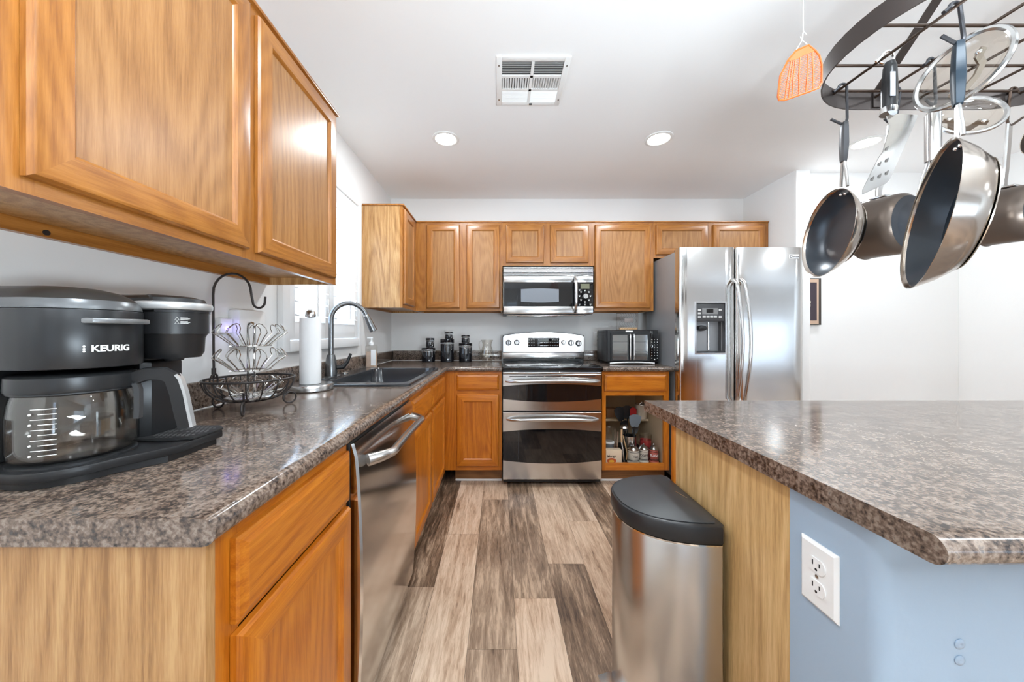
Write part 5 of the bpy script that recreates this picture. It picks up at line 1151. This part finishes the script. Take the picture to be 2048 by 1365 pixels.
for x in (1.335, 1.86):
    q = RR_ - .0045 if x < RX1 else math.sqrt((RR_ - .0045) ** 2 - (x - RX1) ** 2); apex = Vector((x, RY, 2.275))
    path = [Vector((x, RY + q - .0025, ZB0 + .006)), Vector((x, RY + q - .0025, 2.022)), Vector((x, RY + .03, 2.262)), apex, Vector((x, RY - .03, 2.262)), Vector((x, RY - q + .0025, 2.022)), Vector((x, RY - q + .0025, ZB0 + .006))]
    part('hanger_strap', MB().sweep(path, [(-.014, -.0018), (.014, -.0018), (.014, .0018), (-.014, .0018)], up=(0, .001, 1) if 0 else (0.0001, 0, 1)), BRONZE, r) if 0 else None
    mb = MB(); hw = .014
    R4 = []
    for i, p in enumerate(path):
        t = (path[min(i + 1, 6)] - path[max(i - 1, 0)]).normalized(); nn = Vector((1, 0, 0)).cross(t).normalized() * .0018
        R4.append([p + Vector((-hw, 0, 0)) - nn, p + Vector((hw, 0, 0)) - nn, p + Vector((hw, 0, 0)) + nn, p + Vector((-hw, 0, 0)) + nn])
    mb.rings(R4); part('hanger_strap', mb, BRONZE, r)
    mb = MB()
    z = 2.279; k = 0
    while z < ZC - .05:
        Mk_ = frame((x, RY, z + .013), (1, 0, 0) if k % 2 else (0, 1, 0), (0, 0, 1), (0, -1, 0) if k % 2 else (1, 0, 0)); mb.torus((0, 0, 0), .012, .002, Mk_ @ Matrix.Diagonal((.6, 1.2, 1, 1)), 14, 5); z += .0225; k += 1
    part('chain', mb, IRON, r)
    part('ceiling_hook', MB().lathe([(.02, ZC - .0003), (.02, ZC - .006), (.006, ZC - .01), (.004, z)], (x, RY, 0), n=16), BRONZE, r)
# ------------------------------------------------------------------ hooks
HK = plain('hook_steel', (.055, .055, .06), .4, .6)
def shook(bar, low, side, label, m=HK, rad=.004, tip=.035):
    """S-hook: loops over the bar point, drops to low, turns up to a free tip on the side direction"""
    bar = Vector(bar); low = Vector(low); sd = Vector(side).normalized(); up = Vector((0, 0, 1)); R0 = .0115
    pts = [bar - sd * (-.0) + sd * (-R0 - .012) * -1 + up * -.016] if 0 else []
    pts += [bar + sd * (R0 + .014) * -1 + up * (-.012)]
    pts += [bar + sd * (-R0 * math.cos(t)) + up * (R0 * math.sin(t)) for t in [PI * i / 8 for i in range(9)]]
    a = pts[-1]; b = low + sd * .010 + up * .018
    pts += [a + (b - a) * .5, b, low + sd * .007 + up * .004, low, low - sd * .010 + up * .004, low - sd * (tip) + up * (tip * .62)]
    r = solo('s_hook', MB().tube(pts, rad, 8), m, label, 'hook', bar, 'S-hooks on the pot rack'); return r
# ------------------------------------------------------------------ pans
def basis(n, roll=0.0):
    n = Vector(n).normalized(); v = Vector((0, 0, 1)); v = (v - n * v.dot(n)).normalized(); u = v.cross(n)
    c_, s_ = math.cos(roll), math.sin(roll); return u * c_ + v * s_, v * c_ - u * s_, n
def skillet(label, C, n, R, depth, Rb_, out_m, in_m, hook_pt, grip, attach, bracket=True, gm=GUN, grip_w=.012, cat='frying pan', name='frying_pan', gfrac=.42):
    C = Vector(C); u, v, n = basis(n); r = thing(name, label, cat, C, 'pans hanging from the pot rack'); M = frame(C, u, v, n); t = .0028
    part('wall', MB(M).lathe([(Rb_ - .012, -depth), (Rb_, -depth + .004), (Rb_ + (R - Rb_) * .55, -depth * .52), (R - .004, -.008), (R + .001, 0), (R - .0005, .0005), (R - .004, -.002), (R - t - .004, -.010), (Rb_ + (R - Rb_) * .55 - t, -depth * .52 + .001), (Rb_ - t, -depth + .0045), (Rb_ - .012, -depth + .0005)], n=72, cap=False, loop=True), out_m, r)
    part('base_disc', MB(M).lathe([(Rb_ - .008, -depth - .0035), (Rb_ - .004, -depth - .0025), (Rb_ - .0035, -depth - .0003), (0, -depth - .0003)], n=64, cap=False), out_m, r)
    i1 = part('interior', MB(M).lathe([(R - .0026, -.0016), (R - t - .0042, -.0098), (Rb_ + (R - Rb_) * .55 - t - .0006, -depth * .52 + .0016), (Rb_ - t - .001, -depth + .0054), (Rb_ - .02, -depth + .0034), (0, -depth + .003)], n=72, cap=False), in_m, r)
    A = M @ Vector((attach[0] * R, attach[1] * R, -.014)); H = Vector(hook_pt); d = (H - A); G = A + d * gfrac
    sdv = d.normalized().cross(n).normalized()
    hw = part('handle_bracket', MB().tube([A - n * .004 - sdv * .016, A + (G - A) * .30 - sdv * .014 - n * .003, G - sdv * .004], .0042, 8) if bracket else MB().tube([A, G], .006, 8), SATIN, r)
    if bracket: part('handle_bracket', MB().tube([A - n * .004 + sdv * .016, A + (G - A) * .30 + sdv * .014 - n * .003, G + sdv * .004], .0042, 8), SATIN, r)
    ax = d.normalized(); th = n.cross(ax).normalized(); n2 = ax.cross(th)
    q = [(-grip_w, -grip_w * .7), (-grip_w * .6, -grip_w), (grip_w * .6, -grip_w), (grip_w, -grip_w * .7), (grip_w, grip_w * .7), (grip_w * .6, grip_w), (-grip_w * .6, grip_w), (-grip_w, grip_w * .7)]
    L_ = (H - G).length + .012; rs = []
    for f_, k in ((0, .72), (.08, .88), (.45, 1.12), (.85, .95), (.97, .85), (1.0, .55)): rs.append([G + ax * (L_ * f_) + th * (x * k) + n2 * (y * k * .75) for x, y in q])
    part('grip', MB().rings(rs), gm, r)
    mb = MB()
    for s_ in (-.095, .095):
        ang = math.atan2(attach[1], attach[0]) + s_; rad = R - .018
        p = M @ Vector((rad * math.cos(ang), rad * math.sin(ang), -.020)); mb.ball(p, .0058, 8)
    part('rivet', mb, CHROME, r)
    return r
BLUEH = plain('slate_handle', (.016, .032, .050), .4, .1)
CS = (1.114, 1.164, 1.509); CL = (1.102, .879, 1.468)
skillet('smaller steel frying pan with black inside, leftmost pan on the rack', CS, (-.949, .296, .107), .145, .050, .104, PANST, NONST, (1.150, 1.137, 1.862), None, (.22, .97), gm=plain('grip_grey', (.07, .07, .075), .4, .3))
skillet('largest steel frying pan with deep sides and blue-grey handle, nearest the camera', CL, (-.775, .612, .154), .182, .066, .135, PANST, NONST, (1.168, .868, 1.900), None, (.14, .985), gm=BLUEH, grip_w=.0135, gfrac=.36)
def pot(label, Cb, n_out, R, L, attach_up, hook_pt, gm=SATIN):
    """saucepan seen from its bottom: Cb bottom centre, n_out unit normal of the bottom"""
    Cb = Vector(Cb); n = -Vector(n_out).normalized(); u, v, n = basis(n); M = frame(Cb, u, v, n); r = thing('saucepan', label, 'saucepan', Cb, 'pans hanging from the pot rack')
    part('body', MB(M).lathe([(R * .86, .004), (R * .97, .016), (R, .036), (R, L), (R + .003, L + .002), (R - .002, L + .003), (R - .003, .036), (R * .95, .018), (R * .8, .007), (0, .006)], n=60, cap=False), HARDA, r)
    part('base', MB(M).lathe([(0, 0), (R * .60, 0), (R * .63, .0012), (R * .66, .0008), (R * .8595, .0038), (R * .84, .0055), (0, .0055)], n=60, cap=False), plain('scorched_base', (.030, .034, .042), .34, .5), r)
    A = M @ Vector((0, R * 1.0, L - .03)); H = Vector(hook_pt); d = H - A
    pts = [A, A + Vector((0, 0, .03)) + n * .0, A + d * .35, A + d * .7, H + Vector((0, 0, .01))]
    part('handle', MB().sweep(pts, [(-.010, -.004), (.010, -.004), (.012, 0), (.010, .004), (-.010, .004), (-.012, 0)], up=n), gm, r)
    part('handle_plate', MB(M).box(-.02, .02, R + .0005, R + .008, L - .06, L - .012, .003), gm, r); return r
pot('dark grey saucepan between the two frying pans, its bottom towards the camera', (1.390, 1.150, 1.546), (.22, -.95, -.04), .104, .12, None, (1.385, 1.207, 1.895))
pot('dark saucepan with steel handle partly hidden behind the largest frying pan', (1.745, 1.10, 1.567), (.22, -.95, -.04), .092, .105, None, (1.79, 1.198, 1.893))
C_ = Vector((1.545, .97, 1.74)); u, v, n = basis((-.93, .3, .15))
r = thing('small_saucepan', 'small dark pan farthest right on the pot rack, only its rim in view', 'small pan', C_, 'pans hanging from the pot rack'); M = frame(C_, u, v, n)
part('body', MB(M).lathe([(0, -.05), (.048, -.05), (.054, -.045), (.057, 0), (.055, 0), (.052, -.044), (.046, -.047), (0, -.047)], n=40, cap=False), HARDA, r)
part('handle', MB().tube([C_ + v * .056 - n * .012, C_ + v * .08 - n * .01, Vector((1.60, .94, 1.90))], .006, 8), SATIN, r)
# lids
TANH = plain('lid_handle_steel', (.30, .25, .20), .35, .8)
def lid(label, C, n, R, roll, hook=None):
    C = Vector(C); u, v, n = basis(n, roll); M = frame(C, u, v, n); r = thing('pan_cover', label, 'pan lid', C, 'glass lids on the pot rack')
    part('rim', MB(M).lathe([(R, -.004), (R + .002, 0), (R, .005), (R - .006, .006), (R - .011, .002), (R - .009, -.003), (R - .004, -.006)], n=72, cap=False, loop=True), SATIN, r)
    part('glass', MB(M).lathe([(R - .0095, -.001), (R * .8, -.010), (R * .5, -.018), (R * .2, -.022), (0, -.0225)], n=64, cap=False), LIDG, r)
    b = R * .48; dome = lambda q: -.0225 + .0215 * (q / R) ** 2
    pr = [(-.008, -.0025), (.008, -.0025), (.008, .0025), (-.008, .0025)]
    P3 = lambda x, z: M @ Vector((0, x, z))
    h = part('handle', MB().sweep([P3(-b - .012, dome(b) - .004), P3(-b + .008, dome(b) - .005), P3(-b + .018, -.045), P3(0, -.052), P3(b - .018, -.045), P3(b - .008, dome(b) - .005), P3(b + .012, dome(b) - .004)], pr, up=u), TANH, r)
    for s_ in (-1, 1): part('rivet', MB(M).ball((0, s_ * b, dome(b) + .002), .007, 8, 1, 1, .6), CHROME, r)
    return r
lid('larger glass lid with steel rim hanging behind the blue-grey handle', (1.2586, .9317, 1.886), (-.975, -.107, .194), .096, -.45)
lid('smaller glass lid hanging low behind the largest frying pan', (1.5516, 1.126, 1.888), (-.425, -.818, .387), .081, 1.1)
# hooks for each hanging thing
shook((1.165, 1.158, 2.0045), (1.149, 1.139, 1.868), (1, -.25, 0), 'dark S-hook holding the smaller frying pan at the left')
shook((1.165, .873, 2.0045), (1.170, .868, 1.905), (1, -.1, 0), 'dark S-hook holding the blue-grey handle of the largest pan', rad=.0045, tip=.04)
shook((1.385, 1.188, 2.0135), (1.386, 1.200, 1.90), (1, .1, 0), 'dark S-hook holding the saucepan behind the turner')
shook((1.79, 1.188, 2.0135), (1.79, 1.196, 1.898), (-1, 0, 0), 'brown S-hook on the far rim beside the smaller lid', ROD, tip=.045)
shook((1.165, 1.024, 2.0045), (1.168, 1.022, 1.975), (.9, -.4, 0), 'short silver S-hook holding the black-handled turner', CHROME, .0035, .02)
shook((1.328, 1.05, 2.0045), (1.328, 1.045, 1.868), (1, .1, 0), 'dark S-hook holding the wire whisk', tip=.025)
# turner
yT = 1.015; tx = lambda p: mx(1660 + p / 6.2, yT); tz_ = lambda p: mz(200 + p / 6.2, yT)
r = thing('turner', 'slotted steel turner with black handle hanging beside the smaller frying pan', 'turner', (1.165, yT, 1.6), 'utensils on the pot rack')
top = Vector((mx(1780, yT), yT, mz(124, yT))); bot = Vector((mx(1778, yT), yT, mz(217, yT)))
part('grip', MB().tube([top, top + (bot - top) * .12, top + (bot - top) * .6, bot], .0175, 14, taper=[.62, .85, 1.05, 1.0]), BLK, r)
part('grip_label', MB().box(top.x - .019, top.x - .004, yT - .0185, yT - .0160, mz(200, yT), mz(152, yT), .001), plain('label_grey', (.42, .45, .50), .4), r, 'pale grey sticker')
fe = Vector((mx(1776, yT), yT, mz(229, yT))); part('ferrule', MB().tube([bot + (fe - bot) * .03, fe], .0188, 14), CHROME, r)
K = [(695, 190), (1075, 190)]; bl = []
poly = [(700, 205), (770, 172), (1090, 190), (1060, 260), (745, 975), (690, 1040), (400, 1175), (400, 1120), (600, 720), (655, 640), (720, 400), (740, 330)]
th_ = .0012
def plate(pts, y, dy): return [Vector((mx(1660 + p[0] / 6.2, y + dy(p)), y + dy(p), mz(200 + p[1] / 6.2, y + dy(p)))) for p in pts]
tilt = lambda p: -.065 * (p[1] - 200) / 900
front = plate(poly, yT, tilt); mb = MB()
mb.rings([[p + Vector((0, -th_, 0)) for p in front], [p + Vector((0, th_, 0)) for p in front]]); b = part('blade', mb, SATIN, r)
mb = MB()
for (x, y) in ((690, 625), (690, 770), (690, 925), (600, 815), (600, 965), (510, 1000)):
    c_ = plate([(x, y)], yT, tilt)[0] + Vector((0, -th_ - .0006, 0)); ax = Vector((tx(x + 25) - tx(x - 25), 0, tz_(y - 48) - tz_(y + 48))).normalized(); sd = Vector((ax.z, 0, -ax.x))
    mb.lathe([(.001, 0), (.001, .0003), (0, .0003)], M=frame(c_, ax * 13, sd * 3.2, (0, -1, 0)), n=14)
part('slots', mb, plain('slot_grey', (.16, .15, .14), .5), b)
# whisk
xw, yw = 1.328, 1.045
r = thing('whisk', 'steel wire whisk hanging between the turner and the largest pan', 'whisk', (xw, yw, 1.85), 'utensils on the pot rack')
part('handle', MB().lathe([(.012, 1.695), (.0175, 1.697), (.0175, 1.84), (.012, 1.846), (.005, 1.85), (.004, 1.865)], (xw, yw, 0), n=24), SATIN, r)
mb = MB()
for k in range(6):
    a = PI * k / 6; d = Vector((math.cos(a), math.sin(a), 0)); c_ = Vector((xw, yw, 0)); pts = []
    for i in range(17):
        q = -1 + i / 8; w = .034 * math.sin(PI / 2 * q) * (1 - .0 * q); z = 1.696 - .15 * (1 - abs(q) ** 2.2) ** .75
        pts.append(c_ + d * (w if abs(q) < .8 else math.copysign(.034 * (1 - (abs(q) - .8) / .2 * .65), q)) + Vector((0, 0, z)))
    mb.tube(pts, .0011, 5)
part('wires', mb, CHROME, r)
# ------------------------------------------------------------------ fly swatter hanging from the ceiling
yS = .88; wx = lambda p: mx(1540 + p / 6.208, yS); wz = lambda p: mz(p / 6.208, yS)
r = thing('fly_swatter', 'orange plastic fly swatter head hanging from a white string', 'fly swatter', (wx(400), yS, wz(900)))
out = [(320, 632), (475, 560), (560, 628), (612, 690), (642, 800), (640, 1030), (600, 1095), (500, 1135), (180, 1245), (112, 1245), (98, 1200), (128, 940), (225, 745)]
Pq = lambda x, y, d=0: Vector((wx(x), yS + d, wz(y)))
part('rim', MB().tube([Pq(*p) for p in out], .0024, 6, True), ORANGE, r)
solid = [(320, 632), (475, 560), (560, 628), (520, 650), (420, 690), (330, 735), (240, 760), (225, 745)]
mb = MB(); mb.rings([[Pq(x, y, -.0008) for x, y in solid], [Pq(x, y, .0008) for x, y in solid]]); part('top_plate', mb, ORANGE, r)
def inside(x, y):
    c_ = False; n = len(out)
    for i in range(n):
        (x1, y1), (x2, y2) = out[i], out[i - 1]
        if (y1 > y) != (y2 > y) and x < (x2 - x1) * (y - y1) / (y2 - y1) + x1: c_ = not c_
    return c_
mb = MB(); sl = -.34                                   # cross strands, all parallel to the slanting lower edge
for k in range(30):
    yc = 640 + k * 20.5; xs_ = [x for x in range(96, 648, 3) if inside(x, yc + sl * (x - 370) + 40)]
    if len(xs_) > 3: mb.tube([Pq(x, yc + sl * (x - 370) + 40) for x in (xs_[0], xs_[-1])], .00085, 4)
for (xt, yt_, xb, yb_) in ((262, 765, 185, 1235), (318, 745, 275, 1212), (372, 720, 360, 1180), (470, 680, 445, 1150), (525, 655, 530, 1120), (290, 755, 232, 1225)):
    mb.tube([Pq(xt, yt_), Pq((xt + xb) / 2 + (6 if xt > 400 else -8), (yt_ + yb_) / 2), Pq(xb, yb_)], .0017, 5)
part('mesh_grid', mb, ORANGE, r)
mb = MB(); k0 = Pq(398, 500); mb.tube([Pq(320, 630), k0, Pq(475, 560)], .0008, 5); mb.tube([k0, Pq(412, 390), Vector((wx(412), yS, ZC - .002))], .0010, 5); mb.tube([Pq(415, 385), Pq(455, 430)], .0008, 5); mb.tube([k0, Pq(375, 455)], .0008, 5)
part('string', mb, PAPER, r)
part('ceiling_pin', MB().lathe([(.006, ZC - .0003), (.006, ZC - .002), (0, ZC - .003)], (wx(412), yS, 0), n=12), WHITE, r)
# violet glow of the plug-in night light
d = bpy.data.lights.new('night_light', 'POINT'); d.energy = .01; d.color = (.35, .25, 1.0); d.shadow_soft_size = .01
o = bpy.data.objects.new('night_light', d); COL.objects.link(o); o.location = (XW + .05, wb0 - .03, 1.19)
